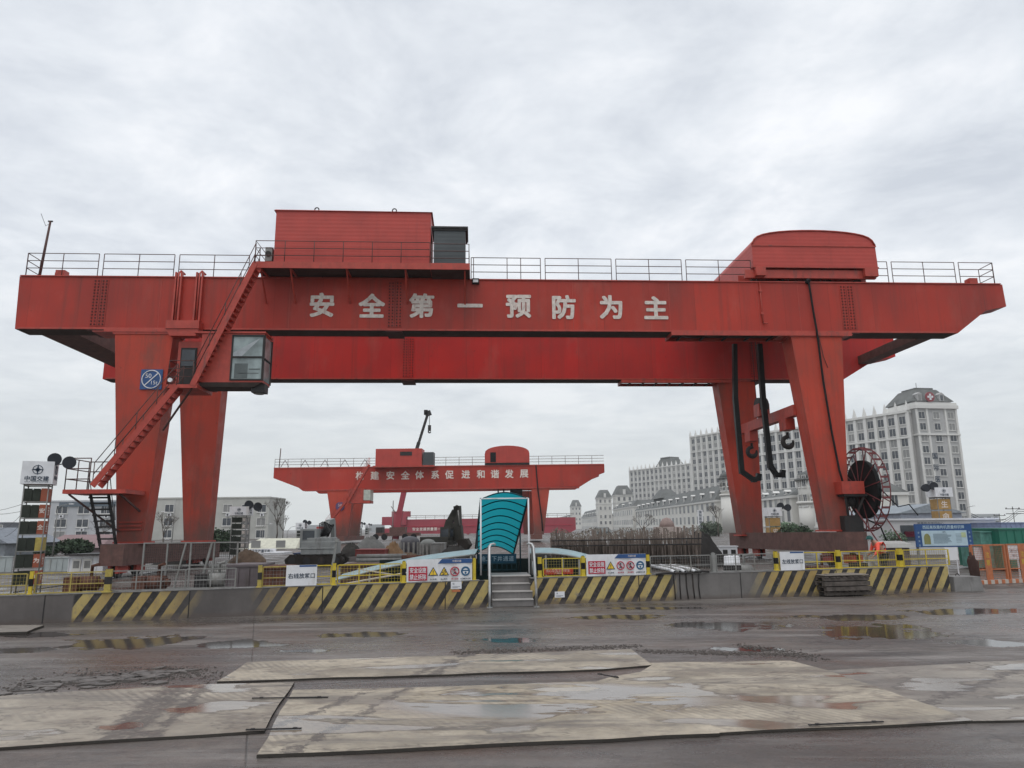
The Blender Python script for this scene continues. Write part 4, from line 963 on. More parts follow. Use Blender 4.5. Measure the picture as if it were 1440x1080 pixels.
# ------------------------------------------------------------------ second crane
def chars_on(L, s, pxs, y, size, off=.03):
    for ch, px in zip(s, pxs): u, z = L(px, y(px)); b = MB(); b.text(ch, (u, -.03, z), size, off=off); b.build('slogan_character', LETTER2, g2)
T2 = -.02; L2 = frame(0, 102, T2)
c2 = thing('gantry_crane', 'smaller looking red gantry crane in the middle distance with slogan 构建安全体系促进和谐发展', 'gantry crane', (0, 102, 0), T2, 'red gantry cranes on the site')
prof = [(-34.4, 9.3), (-30.7, 7.9), (-30.1, 7.45), (9.4, 7.65), (12.0, 9.2), (13.05, 9.6), (13.05, 10.75), (-34.4, 10.75)]
b = MB(); b.prism(prof, 0, 1.2); g2 = b.build('girder', RED2, c2); b = MB(); b.prism(prof, 8.0, 9.2); b.build('girder', RED2, c2)
b = MB(); b.box(-34.4, 13, -.08, 0, 10.65, 10.8); b.build('top_flange', REDTRIM, g2); b = MB(); b.box(-30, 9.4, -.1, 1.2, 7.42, 7.6); b.build('bottom_flange', REDTRIM, g2)
chars_on(L2, '构建安全体系促进和谐发展', (506, 527, 549, 570, 590, 612, 632, 655, 676, 696, 716, 737), lambda px: 669 - (px - 506) * .013, 1.25)
for bt, tp, y in (((-25.4, -23.4), (-26.6, -22.8), 0), ((2.9, 4.25), (2.6, 5.2), 0), ((-25.9, -23.9), (-26.9, -23.2), 8), ((1.4, 2.9), (1.0, 3.4), 8)):
    b = MB(); b.taper((bt[0], bt[1], y, y + 1.1), (tp[0], tp[1], y, y + 1.2), 1.0, 7.5); b.build('leg', RED2LEG, c2)
for x0, x1 in ((-25.5, -23.5), (2.4, 4.0)):
    b = MB(); b.box(x0, x1, -1.5, 11, .4, 1.0); b.build('end_beam', RED2LEG, c2)
b = MB(); b.box(-19.5, -12.9, -1.2, 1.5, 10.8, 13.2); h2 = b.build('machine_house', REDCORR, c2); b = MB(); b.box(-16, -14.3, -1.25, -1.2, 12.2, 12.75); b.build('vent', DARK, h2)
b = MB(); b.box(-12.7, -11.25, -1.2, .6, 10.8, 12.65); b.build('electrical_cabinet', DGREY, c2)
b = MB(); b.box(-19.8, -11.1, -1.5, 1.3, 10.55, 10.78); b.build('house_platform', REDTRIM, c2)
prof = [(-4.0, 11.1), (2.4, 11.1), (2.4, 12.4)] + [(-.8 + 3.2 * math.cos(PI * k / 12), 12.4 + 1.15 * math.sin(PI * k / 12) ** .8) for k in range(1, 12)] + [(-4.0, 12.4)]
b = MB(); b.prism(prof, -.3, 9.4); h2 = b.build('hood', REDCORR, c2); b = MB(); b.box(-3.2, -2.4, -.35, -.3, 11.2, 12.6); b.build('hood_opening', BLACK, h2)
b = MB(); b.box(-4.0, 2.4, -.2, 9, 10.8, 11.08); b.build('trolley_frame', DARK, c2)
b = MB()
x = -34.3
while x < 13:
    b.tube([(x, 0, 10.8), (x, 0, 12.0)], .03, 4); x += 1.9
for z in (11.2, 11.6, 12.0): b.tube([(-34.3, 0, z), (13, 0, z)], .03, 4)
b.build('railing', RAIL, c2)
b = MB(); x = -33
while x < -20: b.beam((x, .5, 11.9), (x - .6, .5, 10.9), .06); b.beam((x, .5, 11.9), (x + .6, .5, 10.9), .06); x += 2.9
b.build('festoon_brackets', RAIL, c2)
b = MB(); b.tube([(-33.8, .4, 10.8), (-33.7, .4, 13.6)], .07, 6); b.build('mast', RAIL, c2)
b = MB(); b.box(-23.0, -20.9, -1.9, .3, 5.55, 7.6); b.box(-20.9, -19.95, -1.9, .3, 5.55, 5.9); cb2 = b.build('operator_cab', REDTRIM, c2)
b = MB(); b.box(-20.88, -19.95, -1.88, .2, 5.95, 7.4); b.build('cab_window', flat('milky_cab_glass', (.45, .48, .42), .3), cb2)
stair(c2, 'stair_flight', (-22.9, 5.9), (-20.2, 10.9), -2.2, -1.6, mat=REDTRIM, railmat=REDTRIM)
stair(c2, 'stair_flight', (-26.0, 2.4), (-23.2, 5.9), -2.2, -1.6, mat=REDTRIM, railmat=REDTRIM)
b = MB(); b.box(-27.2, -25.4, -2.3, -.1, 2.1, 2.4); b.build('lower_landing', REDTRIM, c2)
b = MB(); b.disc((-24.6, -.12, 5.2), .62, 'y', .06, 24, 0); b.text('50', (-24.6, -.18, 5.35), .5, 1, off=.03); b.build('load_sign', [BLUE, WHITE], c2)
b = MB(); b.tube([(3.3, -.1, 10.7), (3.5, -.15, 7.5), (4.0, -.15, 3.2), (4.1, -.15, 1.5)], .09, 6); b.build('supply_cable', BLACK, c2)
b = MB(); b.box(-1.5, -1.3, 2, 2.3, 5.2, 7.8); b.box(-2.3, -2.1, 2, 2.3, 5.2, 7.8); b.disc((.3, 3, 6.6), .8, 'y', .6, 16); b.box(-.5, 1.3, 2.6, 3.4, 6.5, 7.6); b.build('hoist_block', BLACKSTEEL, c2)
b = MB()
for k in range(5): b.tube([(2.2 + k * .35, 3, 10.8), (2.2 + k * .35, 3, 4.5)], .03, 4)
b.build('hoist_ropes', DARK, c2)

# ------------------------------------------------------------------ third crane, far
T3 = -.03; L3 = frame(0, 230, T3); U3 = lambda px, py: L3(px, py)
c3 = thing('gantry_crane', 'small pinkish red gantry crane farthest behind the mobile crane', 'gantry crane', (0, 230, 0), T3, 'red gantry cranes on the site')
u0, zt = U3(540, 731); u1 = U3(765, 728)[0]; zb = U3(640, 751)[1]
b = MB(); b.prism([(u0 + 4, zb + .2), (u1 + 8, zb), (u1 + 10, zb + 1), (u1 + 10, zt + .2), (u0 + 1, zt)], 0, 1.5); g3 = b.build('girder', PINK, c3)
b = MB(); b.box(u0 + 5, u1 + 9, -.15, 0, (zb + zt) / 2 + .1, (zb + zt) / 2 + .25); b.build('flange', CRIM, g3)
b = MB(); b.text('安全发展质量第一', (U3(600, 744)[0], -.2, U3(600, 744)[1]), 1.05, off=.03, spacing=1.2); b.text('预防为主', (U3(628, 743)[0] + 2.6, -.2, U3(628, 743)[1]), 1.05, off=.03, spacing=1.2); b.build('slogan_lettering', LETTER2, g3)
for a_, c_ in (((541, 565)), ((655, 661))):
    x0, x1 = U3(a_, 750)[0], U3(c_, 750)[0]; b = MB(); b.taper((x0 + .6, x1 - .6, 0, 1.5), (x0, x1, 0, 1.5), 0, zb + .2); b.build('leg', PINK, c3)
x0, x1 = U3(718, 750)[0], U3(728, 750)[0]; b = MB(); b.hexa([(x0 - 3, 0, 0), (x0 - 1, 0, 0), (x0 - 1, 1.2, 0), (x0 - 3, 1.2, 0), (x0 + 3, 0, zb), (x0 + 5, 0, zb), (x0 + 5, 1.2, zb), (x0 + 3, 1.2, zb)]); b.build('leg', PINK, c3)
x0, x1 = U3(538, 730)[0], U3(572, 730)[0]; b = MB(); b.box(x0, x1, -1, 1.6, zt - 1.7, zt + .9); b.box(x0 + 3, x1 + 1, -.6, 1.5, zt + .9, zt + 2.6); b.box(x0 + .5, x0 + 5.0, -.8, 1, zb - 1.0, zb + 2.0); b.build('machine_house', PINK, c3)
b = MB(); b.box(x0 + .2, x0 + 4.6, -.82, 1, 0, zb - 1.0); b.build('leg', PINK, c3)
b = MB(); b.tube([(x1, 0, zt + 1.2), (u1 + 9, 0, zt + 1.4)], .06, 4); b.tube([(x1, 0, zt + .7), (u1 + 9, 0, zt + .9)], .05, 4)
xx = x1
while xx < u1 + 9: b.tube([(xx, 0, zt), (xx, 0, zt + 1.3)], .05, 4); xx += 3
b.build('railing', RAIL, c3)

# ------------------------------------------------------------------ mobile crane
Y = 135; P = lambda px, py: at(px, py, Y)
r = thing('mobile_crane', 'mobile crane with red and dark telescopic boom raised behind the second gantry', 'mobile crane', (P(560, 770).x, Y, 0))
ox = P(560, 770).x
def LP(px, py, dy=0): p = at(px, py, Y + dy); return (p.x - ox, dy, p.z)
b = MB(); b.beam(LP(556, 758), LP(563, 718), 1.1, 1.1); b.beam(LP(561.5, 722), LP(568, 692), .9, .9); b.build('boom_base', PINK, r)
b = MB(); b.beam(LP(566, 702), LP(576, 665), .75, .75); b.beam(LP(575, 668), LP(589, 622), .6, .6); b.beam(LP(588.5, 624), LP(601, 584), .45, .45); b.build('boom_extension', DARK, r)
b = MB(); b.beam(LP(598, 583), LP(606, 580), .7, .9); b.cbox(LP(599, 580), (.7, .7, .9)); b.build('boom_head', DARK, r)
b = MB(); b.tube([LP(604, 582), LP(604, 606)], .05, 4); b.build('hoist_rope', DARK, r); b = MB(); b.cbox(LP(604, 602), (.55, .5, 1.1)); hook(b, LP(604, 607), .22, .09); b.build('hook_block', DARK, r)
b = MB(); b.box(-4, 4, -1.3, 1.3, .7, 1.3, 0); b.box(-4, -2.8, -1.2, 1.2, 1.3, 2.3, 1); b.box(-1.5, 1.4, -1.2, 1.2, 1.3, 2.3, 0); b.build('carrier', [BEAMM, DARK], r)
for x in (-4, -2.4, 1.4, 3.0): b = MB(); b.disc((x, -1.2, .55), .55, 'y', .4, 18); b.build('wheel', BLACK, r)
b = MB(); b.tube([LP(552, 764), LP(553, 704)], .09, 4); b.tube([LP(557, 722), LP(550, 712)], .08, 4); b.build('luffing_stay', GREYM, r)

# ------------------------------------------------------------------ light towers
LAMP = flat('black_lamp_housing', (.03, .033, .04), .4)
def light_tower(label, px, Y, pbase_w, z_top, z_box, texts, body_m, side_m, mirror=False, rz=0, chars_front=False, boxh=.85, gold=None):
    """square openwork tower with a white sign box and horn floodlights"""
    c = at(px, 760, Y); w = pbase_w; r = thing('light_tower', label, 'light tower', (c.x, Y, 0), rz, 'light towers with white sign boxes')
    H = z_box; n = len(texts); ph = (H - .35) / n
    b = MB()
    for sx in (-1, 1):
        for sy in (-1, 1): b.tube([(sx * w / 2, sy * w / 2, 0), (sx * w / 2, sy * w / 2, H)], .03 * w, 6)
    for k in range(n + 1):
        z = .3 + ph * k
        for a_, c_ in (((-1, -1), (1, -1)), ((1, -1), (1, 1)), ((1, 1), (-1, 1)), ((-1, 1), (-1, -1))): b.beam((a_[0] * w / 2, a_[1] * w / 2, z), (c_[0] * w / 2, c_[1] * w / 2, z), .04 * w)
    b.build('lattice', GREYM, r)
    for k in range(n): z = .32 + ph * k; b = MB(); b.box(-w * .47, -w * .14, -.50 * w, -.47 * w, z, z + ph * .78); b.build('inner_panel', body_m, r); b = MB(); b.box(-w * .11, w * .20, -.50 * w, -.47 * w, z, z + ph * .78); b.build('inner_panel', body_m, r); b = MB(); b.box(-w * .47, w * .47, w * .46, w * .48, z, z + ph * .76); b.build('back_panel', body_m, r)
    for k, t in enumerate(texts):
        z = .32 + ph * (n - 1 - k); o = MB()
        if chars_front: o.box(-w * .46, w * .46, -w * .52, -w * .49, z, z + ph * .86); o.box(-w * .52, -w * .49, -w * .46, w * .46, z, z + ph * .86)
        else: o.box(w * .49, w * .52, -w * .46, w * .46, z, z + ph * .80); o.box(w * .22, w * .485, -w * .515, -w * .49, z, z + ph * .80)
        pn = o.build('text_panel', side_m if t != '_' else gold or YEL2, r)
        if t.strip() and t != '_':
            o = MB()
            if chars_front: o.text(t, (0, -w * .53, z + ph * .43), ph * .6, off=.02)
            else: o.text(t, (w * .352, -w * .525, z + ph * .42), min(ph * .5, w * .25), off=.02); o.text(t, (w * .53, 0, z + ph * .42), ph * .6, off=.02, axis='right')
            o.build('character', LETTER2, pn)
    W2 = w * .66; b = MB(); b.box(-W2, W2, -W2, W2, z_box, z_box + boxh); bx = b.build('sign_box', WHITE, r)
    b = MB(); cz = z_box + boxh * .63; R = boxh * .19; y = -W2 - .008
    b.torus((0, y, cz), R, R * .07, (1, 0, 0), (0, 0, 1), 24, 4)
    for k in range(8):
        a = k * PI / 4; l = R * (1.3 if k % 2 == 0 else .62); s = R * (.26 if k % 2 == 0 else .18); d = Vector((math.cos(a), 0, math.sin(a))); e_ = Vector((-math.sin(a), 0, math.cos(a))); c_ = Vector((0, y, cz))
        i0 = len(b.v); b.v += [tuple(c_ + e_ * s), tuple(c_ - e_ * s), tuple(c_ + d * l)]; b.face([i0, i0 + 1, i0 + 2])
    b.text('中国交建', (0, y, z_box + boxh * .24), boxh * .235, off=.02); b.text('CHINA COMMUNICATIONS', (0, y, z_box + boxh * .09), boxh * .075, off=.01, sx=.95)
    b.text('中国交建', (W2 + .008, 0, z_box + boxh * .30), boxh * .2, off=.02, axis='right'); b.torus((W2 + .008, 0, z_box + boxh * .65), R, R * .1, (0, 1, 0), (0, 0, 1), 20, 4)
    b.build('emblem_and_lettering', TEXTD, bx)
    s = -1 if mirror else 1
    for k, (dx_, dz_) in enumerate(((.62, .12), (1.25, -.02))):
        o = MB(); cx_, cz_ = s * w * dx_, z_box + boxh + w * dz_; o.tube([(cx_, -w * .55, cz_), (cx_, -w * .2, cz_), (cx_ - s * .1 * w, w * .1, cz_ - .05 * w)], [w * .31, w * .25, w * .09], 16); o.tube([(cx_ - s * .1 * w, w * .05, cz_), (s * W2 * .7, 0, z_box + boxh * .9)], .03 * w, 5); o.build('horn_floodlight', LAMP, r)
    return r
TEXTO = flat('faded_orange_panel', (.30, .075, .035), .6, var=.2, dirt=(.25, .10, .06))
DGREEN = flat('dark_olive_panel', (.03, .035, .028), .6, var=.4, scale=2)
GOLD = flat('gold_text_panel', (.40, .24, .08), .6, var=.2)
light_tower('large light tower with orange character strip at the left edge', 45, 24.5, .70, 4.6, 3.6, [' ', '安', '全', '_', '为', '天'], DGREEN, TEXTO, rz=.42, boxh=.76)
light_tower('pale light tower in front of the left apartment block', 337, 52, 1.0, 4, 3.05, ['安', '全', '第', '一', '预', '防'], DGREEN, GREYM, rz=.1, boxh=.62)
light_tower('thin light tower just left of the grey excavator', 423, 95, .9, 4, 2.0, [' ', ' ', ' ', ' '], DGREEN, GREYM, boxh=.9)
light_tower('golden light tower between the right crane legs', 1089, 62, .95, 4, 2.75, [' ', '安', '全'], DGREEN, GOLD, chars_front=True, boxh=.72)
light_tower('golden light tower in front of the hospital at right', 1329, 56, 1.0, 4, 4.0, ['生', '命', '至', '上'], DGREEN, GOLD, chars_front=True, mirror=True, boxh=.72)
for px, Y_2, zb_, lb in ((489, 150, .0, 'far light tower immediately right of the second gantry left leg'), (505, 190, .0, 'far light tower midway between gantry leg and pink crane'), (516, 240, 0, 'farthest light tower left of the pink gantry crane'), (633, 165, 0, 'far light tower behind the dark excavator arm')):
    light_tower(lb, px, Y_2, 1.1, 4, 1.6 + (.022 if px < 500 else .018) * Y_2 * .0 + .8, [' ', ' ', ' '], DGREEN, GREYM, boxh=1.0)

# ------------------------------------------------------------------ excavators
DG = flat('dull_grey_machine', (.27, .285, .28), .5, var=.15, dirt=(.10, .09, .08)); TRK = flat('muddy_track', (.035, .03, .026), .9)
def excavator(label, loc, rz, body, parts, arm, s=1.0):
    r = thing('excavator', label, 'excavator', loc, rz, 'excavators behind the parapet'); 
    for y in (-.75, .75):
        b = MB(); pr = [(-1.3, .05), (1.3, .05), (1.55, .2), (1.6, .4), (1.35, .62), (-1.35, .62), (-1.6, .4), (-1.55, .2)]
        b.v = []; b.prism([(x * s, z * s) for x, z in pr], (y - .22) * s, (y + .22) * s)
        for k in range(14): x = (-1.35 + k * .21) * s; b.box(x, x + .1 * s, (y - .24) * s, (y + .24) * s, .615 * s, .65 * s)
        b.build('track', TRK, r)
        b = MB()
        for x in (-1.2, -.4, .4, 1.2): b = MB(); b.disc((x * s, (y - .23) * s, .33 * s), .2 * s, 'y', .05 * s, 14); b.build('roller', DARK, r)
    b = MB()
    for q in parts: b.box(*[v * s for v in q])
    b.tube([(-.9 * s, -.95 * s, .98 * s), (1.1 * s, -.95 * s, .98 * s)], .05 * s, 6)
    bo = b.build('upper_body', body, r)
    md = bo.modifiers.new('bevel', 'BEVEL'); md.width = .09 * s; md.segments = 3; md.limit_method = 'ANGLE'
    for p in bo.data.polygons: p.use_smooth = False
    b = MB()
    for p, q, w, h in arm: b.beam([v * s for v in p], [v * s for v in q], w * s, h * s)
    b.build('boom', body, r)
    return r
p = G(452, 794); 
ex = excavator('grey excavator seen from behind beside the second gantry leg', (at(448, 760, 41).x, 41, 0), 0.05, DG,
    [(-.75, 1.1, -.95, .9, .66, 1.35), (-.45, .9, -.9, .8, 1.30, 1.55), (-1.0, -.1, -.2, .9, 1.0, 2.05)],
    [((.1, .9, 1.3), (.15, 1.6, 2.4), .3, .35), ((.15, 1.6, 2.4), (.3, 2.3, 2.5), .28, .3), ((.3, 2.3, 2.5), (.35, 2.6, 1.2), .22, .3)])
b = MB(); b.box(-.98, -.93, -.1, .8, 1.4, 1.95); b.box(-.85, -.2, -.215, -.2, 1.45, 1.95); b.build('cab_window', GLASS, ex)
b = MB()
for k in range(10): a = k * .6; b.tube([(-.1 + .05 * k, .9, 1.6), (-.25 + .09 * k, 1.2, 2.35 + .1 * math.sin(a)), (.1 + .04 * k, 1.8, 2.2)], .03, 5)
b.build('hydraulic_hoses', BLACK, ex)
DKEX = flat('dark_olive_machine', (.045, .045, .038), .5, dirt=(.03, .03, .03))
ex2 = excavator('dark excavator with its arm raised left of the teal canopy', (at(622, 760, 58).x, 58, 0), -.3, DKEX,
    [(-1.5, .9, -1.0, 1.0, .7, 1.35), (.2, 1.0, -.95, -.1, 1.2, 2.1)],
    [((.1, .2, 1.1), (.5, .3, 2.6), .4, .6), ((.5, .3, 2.5), (1.0, .3, 3.35), .35, .5), ((.8, .3, 2.9), (1.25, .3, 3.75), .35, .35), ((1.15, .3, 3.75), (1.25, .3, 1.9), .35, .55), ((1.25, .3, 2.2), (1.4, .3, .9), .4, .6), ((.3, .3, 1.5), (.9, .3, 2.9), .14, .14), ((.9, .3, 1.0), (.8, .3, 2.4), .3, .35)])
b = MB(); b.prism([(1.3, 1.1), (2.0, 1.2), (2.3, .7), (1.9, .2), (1.3, .4)], 0, .7); b.build('bucket', TRK, ex2); b = MB(); b.box(.3, .9, -.965, -.955, 1.35, 1.95); b.box(1.002, 1.012, -.85, -.2, 1.35, 1.95); b.build('cab_window', GLASS, ex2); b = MB(); b.tube([(.2, .2, 1.6), (.6, .25, 2.7), (1.0, .2, 3.3)], .05, 6, 0); b.tube([(1.3, .1, 3.4), (1.45, .1, 2.2)], .06, 6, 0); b.build('hydraulic_hoses', GREYM, ex2)

TARPM = flat('dark_netting', (.04, .038, .035), .9, bump=.5)
def heap(name, label, cat, c, w, d, h, mat, n=10, jit=.2):
    b = MB(); rn = random.Random(int(c[0] * 10) + 3); m = 24
    b.v.append((0, 0, h))
    for i in range(1, n + 1):
        for k in range(m):
            a = 2 * PI * k / m; t = i / n; rr = t * (1 + rn.uniform(-jit, jit) * .4 * (1 if i == n else .5)); b.v.append((w * rr * math.cos(a), d * rr * math.sin(a), h * (math.cos(t * PI / 2) ** .8) * (1 + rn.uniform(-jit, jit)) if i < n else 0))
    for k in range(m): b.face([0, 1 + k, 1 + (k + 1) % m], 0, True)
    for i in range(n - 1):
        for k in range(m): a = 1 + i * m + k; c_ = 1 + i * m + (k + 1) % m; b.face([a, a + m, c_ + m, c_], 0, True)
    return tag(b.build(name, mat, loc=(c[0], c[1], 0)), label, cat)
# ------------------------------------------------------------------ clutter behind the parapet
RUST = flat('rusty_steel', (.11, .05, .035), .75, var=.35, scale=5, dirt=(.05, .035, .03)); MAUVE = flat('mauve_grey_steel', (.12, .10, .105), .6, var=.2, dirt=(.07, .055, .05))
def crate_like(name, label, cat, px0, px1, y0, Y, mat, depth=1.2, zb=0, ribs=True, grp=None):
    a_, c_ = at(px0, y0, Y), at(px1, y0, Y); w = c_.x - a_.x; z = a_.z; r = thing(name, label, cat, (a_.x, Y, 0), 0, grp)
    b = MB(); b.box(0, w, 0, depth, zb, z); b.build('body', mat, r)
    if ribs:
        b = MB(); n = max(2, int(w / .3))
        for k in range(n + 1): b.box(w * k / n - .02, w * k / n + .02, -.03, 0, zb + .05, z - .05)
        b.box(-.03, w + .03, -.04, depth + .03, z, z + .06); b.build('ribs', mat, r)
    return r
crate_like('steel_tank', 'mauve grey steel tank behind the plain grey parapet', 'tank', 320, 366, 797, 21.5, MAUVE)
crate_like('steel_tank', 'dark rusty steel tank behind the narrow worn mesh panel', 'tank', 368, 398, 800, 20.5, RUST)
crate_like('steel_skip', 'low brown steel skip behind the bright yellow panel', 'skip', 480, 640, 797, 27, flat('brown_steel', (.10, .06, .05), .8), 2)
for k, (a_, c_) in enumerate(((500, 520), (521, 541))): crate_like('red_container', ('dull red container left of the brown timber pile', 'dull red container touching the brown timber pile')[k], 'container', a_, c_, 774, 50, flat('dull_red_container', (.22, .045, .04), .7, var=.2), 2, .0, grp='dull red containers in the middle distance')
# pale boards leaning behind yellow panel and mesh
b = MB(); b.beam(at(480, 822, 19.9), at(640, 793, 21.3), .18, .03); tag(b.build('scaffold_board', flat('pale_board', (.42, .38, .32), .8)), 'long pale scaffold board leaning behind the bright yellow panel', 'board')
b = MB(); b.beam(at(503, 800, 20.6), at(640, 822, 21.0), .12, .03); tag(b.build('scaffold_board', flat('pale_board', (.42, .38, .32), .8)), 'lower scaffold board crossing behind the bright yellow panel', 'board')
b = MB(); b.beam(at(474, 760, 22), at(466, 806, 22), .07, .07); b.cbox(at(474, 760, 22), (.12, .1, .1)); tag(b.build('leaning_prop', GREYM), 'pale steel prop standing before the grey excavator', 'prop')
# taller mesh screen near left leg
r = thing('mesh_screen', 'tall grey mesh screen around the left crane rail', 'fence panel', (at(200, 800, 25).x, 25, 0), .05)
w = at(330, 800, 25).x - at(200, 800, 25).x; b = MB()
for k in range(5): b.beam((w * k / 4, 0, 0), (w * k / 4, 0, 1.62), .05)
for z in (.1, .85, 1.6): b.beam((0, 0, z), (w, 0, z), .04)
b.beam((w * .35, -.05, 0), (w * .45, -.05, 1.6), .05); b.beam((w * .62, -.05, 0), (w * .73, -.05, 1.6), .07); b.build('frame', GREYM, r)
b = MB()
for k in range(46): b.beam((w * k / 46, .03, .1), (w * k / 46, .03, 1.6), .007)
for k in range(18): b.beam((0, .035, .1 + k * .085), (w, .035, .1 + k * .085), .007)
b.build('wire_mesh', DARK, r)
# pump skids and drums seen through the mesh
for k, (px, Yq, lb, m_) in enumerate(((215, 23, 'rusty pump skid behind the grey mesh right of the crane leg', RUST), (300, 24, 'dark pump skid behind the tall mesh screen', DARK), (120, 23, 'mud covered pump skid behind the dull yellow panel', RUST), (1040, 26, 'dark pump skid behind the grey mesh panels at right', DARK), (1150, 25, 'rusty pump skid behind the yellow panel near the right crane leg', RUST), (1215, 27, 'dark pump skid left of the stooping worker', DARK))):
    c = at(px, 800, Yq); r = thing('pump_skid', lb, 'pump', (c.x, Yq, 0), .1 * k, 'pumps standing behind the parapet')
    b = MB(); b.box(-.6, .6, -.35, .35, .06, .14); b.box(-.5, -.1, -.25, .25, .14, .62); b.build('base', m_, r)
    b = MB(); b.tube([(-.1, 0, .42), (.42, 0, .42)], .22, 14); b.tube([(.42, 0, .42), (.55, 0, .42)], .12, 10); b.tube([(.2, 0, .6), (.2, 0, .95), (.45, -.2, 1.0)], .05, 8); b.build('motor', GREYM if k % 2 else m_, r)
for k, (px, Yq, lb) in enumerate(((385, 22, 'white plastic drum below the white board 右线放浆口 at left'), (1030, 27, 'pale drum left of the right crane end beam'))):
    c = at(px, 800, Yq); b = MB(); b.tube([(0, 0, .0), (0, 0, .3), (0, 0, .31), (0, 0, .60), (0, 0, .61), (0, 0, .86), (0, 0, .9)], [.28, .28, .3, .3, .28, .28, .26], 18); b.disc((.1, .05, .91), .04, 'z', .03, 8); tag(b.build('drum', WHITE, loc=(c.x, Yq, 0)), lb, 'drum', 'pale drums on the site')
for k, (px, Yq, w_, h_, lb, mm_) in enumerate(((494, 55, 1.0, .9, 'dark netting mound left of the red containers', 'dark'), (520, 66, 1.6, 1.2, 'grey netting mound beyond the red containers', 'grey'), (640, 50, 1.2, .8, 'dark mound in front of the dark excavator', 'dark'), (575, 44, 1.1, .55, 'brown soil mound below the dark storage dome', 'brown'), (250, 44, 1.4, .9, 'dark mound between the left crane legs', 'dark'), (350, 46, 1.2, .75, 'brown soil mound beside the pale light tower', 'brown'), (655, 38, .8, .7, 'dark netting mound beside the teal canopy', 'dark'), (760, 40, .9, .8, 'dark mound right of the teal canopy', 'dark'))):
    heap('soil_mound', lb, 'mound', (at(px, 770, Yq).x, Yq), w_, w_ * .7, h_, {'dark': TARPM, 'grey': flat('grey_netting', (.12, .12, .115), .9, bump=.5), 'brown': flat('brown_soil', (.13, .09, .06), .9, var=.3, bump=.5)}[mm_], jit=.18)
for k, (px, Yq, lb) in enumerate(((535, 40, 'stack of grey pipes behind the bright yellow panel'), (600, 38, 'stack of rusty pipes left of the left safety banner top'), (340, 30, 'stack of grey pipes beside the mauve steel tank'), (860, 30, 'stack of rusty pipes behind the right safety banner'))):
    r = thing('pipe_stack', lb, 'pipes', (at(px, 780, Yq).x, Yq, 0), .1, 'stacks of pipes on the works floor')
    for q, (y_, z_) in enumerate(((0, .12), (.24, .12), (.48, .12), (.12, .33), (.36, .33), (.24, .54))): b = MB(); b.tube([(-1.3, y_, z_), (1.3 + .1 * (q % 2), y_, z_)], .115, 10); b.build('pipe', GREYM if k % 2 == 0 else RUST, r)
# steel palisade of reinforcement behind the right banner
BAR = flat('rusty_rebar_cage', (.12, .095, .08), .85, var=.35, scale=1.5)
b = MB(); a_, c_ = at(775, 770, 36), at(985, 770, 33); rnd = random.Random(5)
for k in range(230):
    t = k / 230; q = a_.lerp(c_, t); h = 1.15 + (.35 if rnd.random() < .3 else 0) + rnd.uniform(0, .4); b.tube([(q.x, q.y + rnd.uniform(-.4, .4), 0), (q.x + rnd.uniform(-.1, .1), q.y + rnd.uniform(-.4, .4), h + t * .25)], rnd.choice((.02, .035, .05)), 4)
r = thing('rebar_rack', 'long rack of upright rusty bars behind the right safety banner', 'rebar rack'); b.build('bars', BAR, r)['kind'] = 'stuff'
b = MB()
for z in (.5, 1.1, 1.35): b.tube([(a_.x, a_.y - .45, z), (c_.x, c_.y - .45, z + .1)], .03, 5)
b.build('waling', DARK, r); b = MB(); b.hexa([(a_.x, a_.y + .45, 0), (c_.x, c_.y + .45, 0), (c_.x, c_.y + .5, 0), (a_.x, a_.y + .5, 0), (a_.x, a_.y + .45, 1.0), (c_.x, c_.y + .45, 1.2), (c_.x, c_.y + .5, 1.2), (a_.x, a_.y + .5, 1.0)]); b.build('backing_sheet', BAR, r)
# tarpaulin heap
TARP = flat('black_netting_tarp_heap', (.03, .028, .027), .9, bump=.6)
q = at(985, 770, 37); heap('tarpaulin_heap', 'dark tarpaulin covered heap left of the right crane end beam', 'heap', (q.x, 37), 1.3, 1.2, 1.62, TARP, jit=.1)
q = at(566, 780, 120); heap('timber_heap', 'brown heap of timber at the foot of the mobile crane', 'heap', (at(553, 775, 52).x, 52), .85, .9, .9, flat('brown_timber', (.20, .12, .06), .9), jit=.35)
# temporary pole and small things
b = MB(); q = at(1040, 762, 40); b.box(-.45, .45, 0, .5, .0, .85); b.box(-.35, -.1, -.02, 0, .2, .7, 1); b.box(.1, .35, -.02, 0, .2, .7, 1); b.box(-.5, .5, -.05, .55, .85, .9); tag(b.build('site_box', [WHITE, DARK], loc=(q.x - .6, 40, 0)), 'white site box seen left of the right crane end beam', 'box')
# grey bin with sloping lid
q = at(1258, 790, 27.5); r = thing('grey_bin', 'grey bin with wide pale lid to the right of the worker', 'bin', (q.x, 27.5, 0))
b = MB(); b.box(-.45, .45, -.3, .3, .05, 1.12); b.build('body', MAUVE, r); b = MB(); b.hexa([(-.62, -.4, 1.13), (.62, -.4, 1.13), (.62, .4, 1.2), (-.62, .4, 1.2), (-.52, -.35, 1.28), (.52, -.35, 1.28), (.52, .4, 1.36), (-.52, .4, 1.36)]); b.build('lid', flat('grey_white_lid', (.38, .38, .36), .6), r)

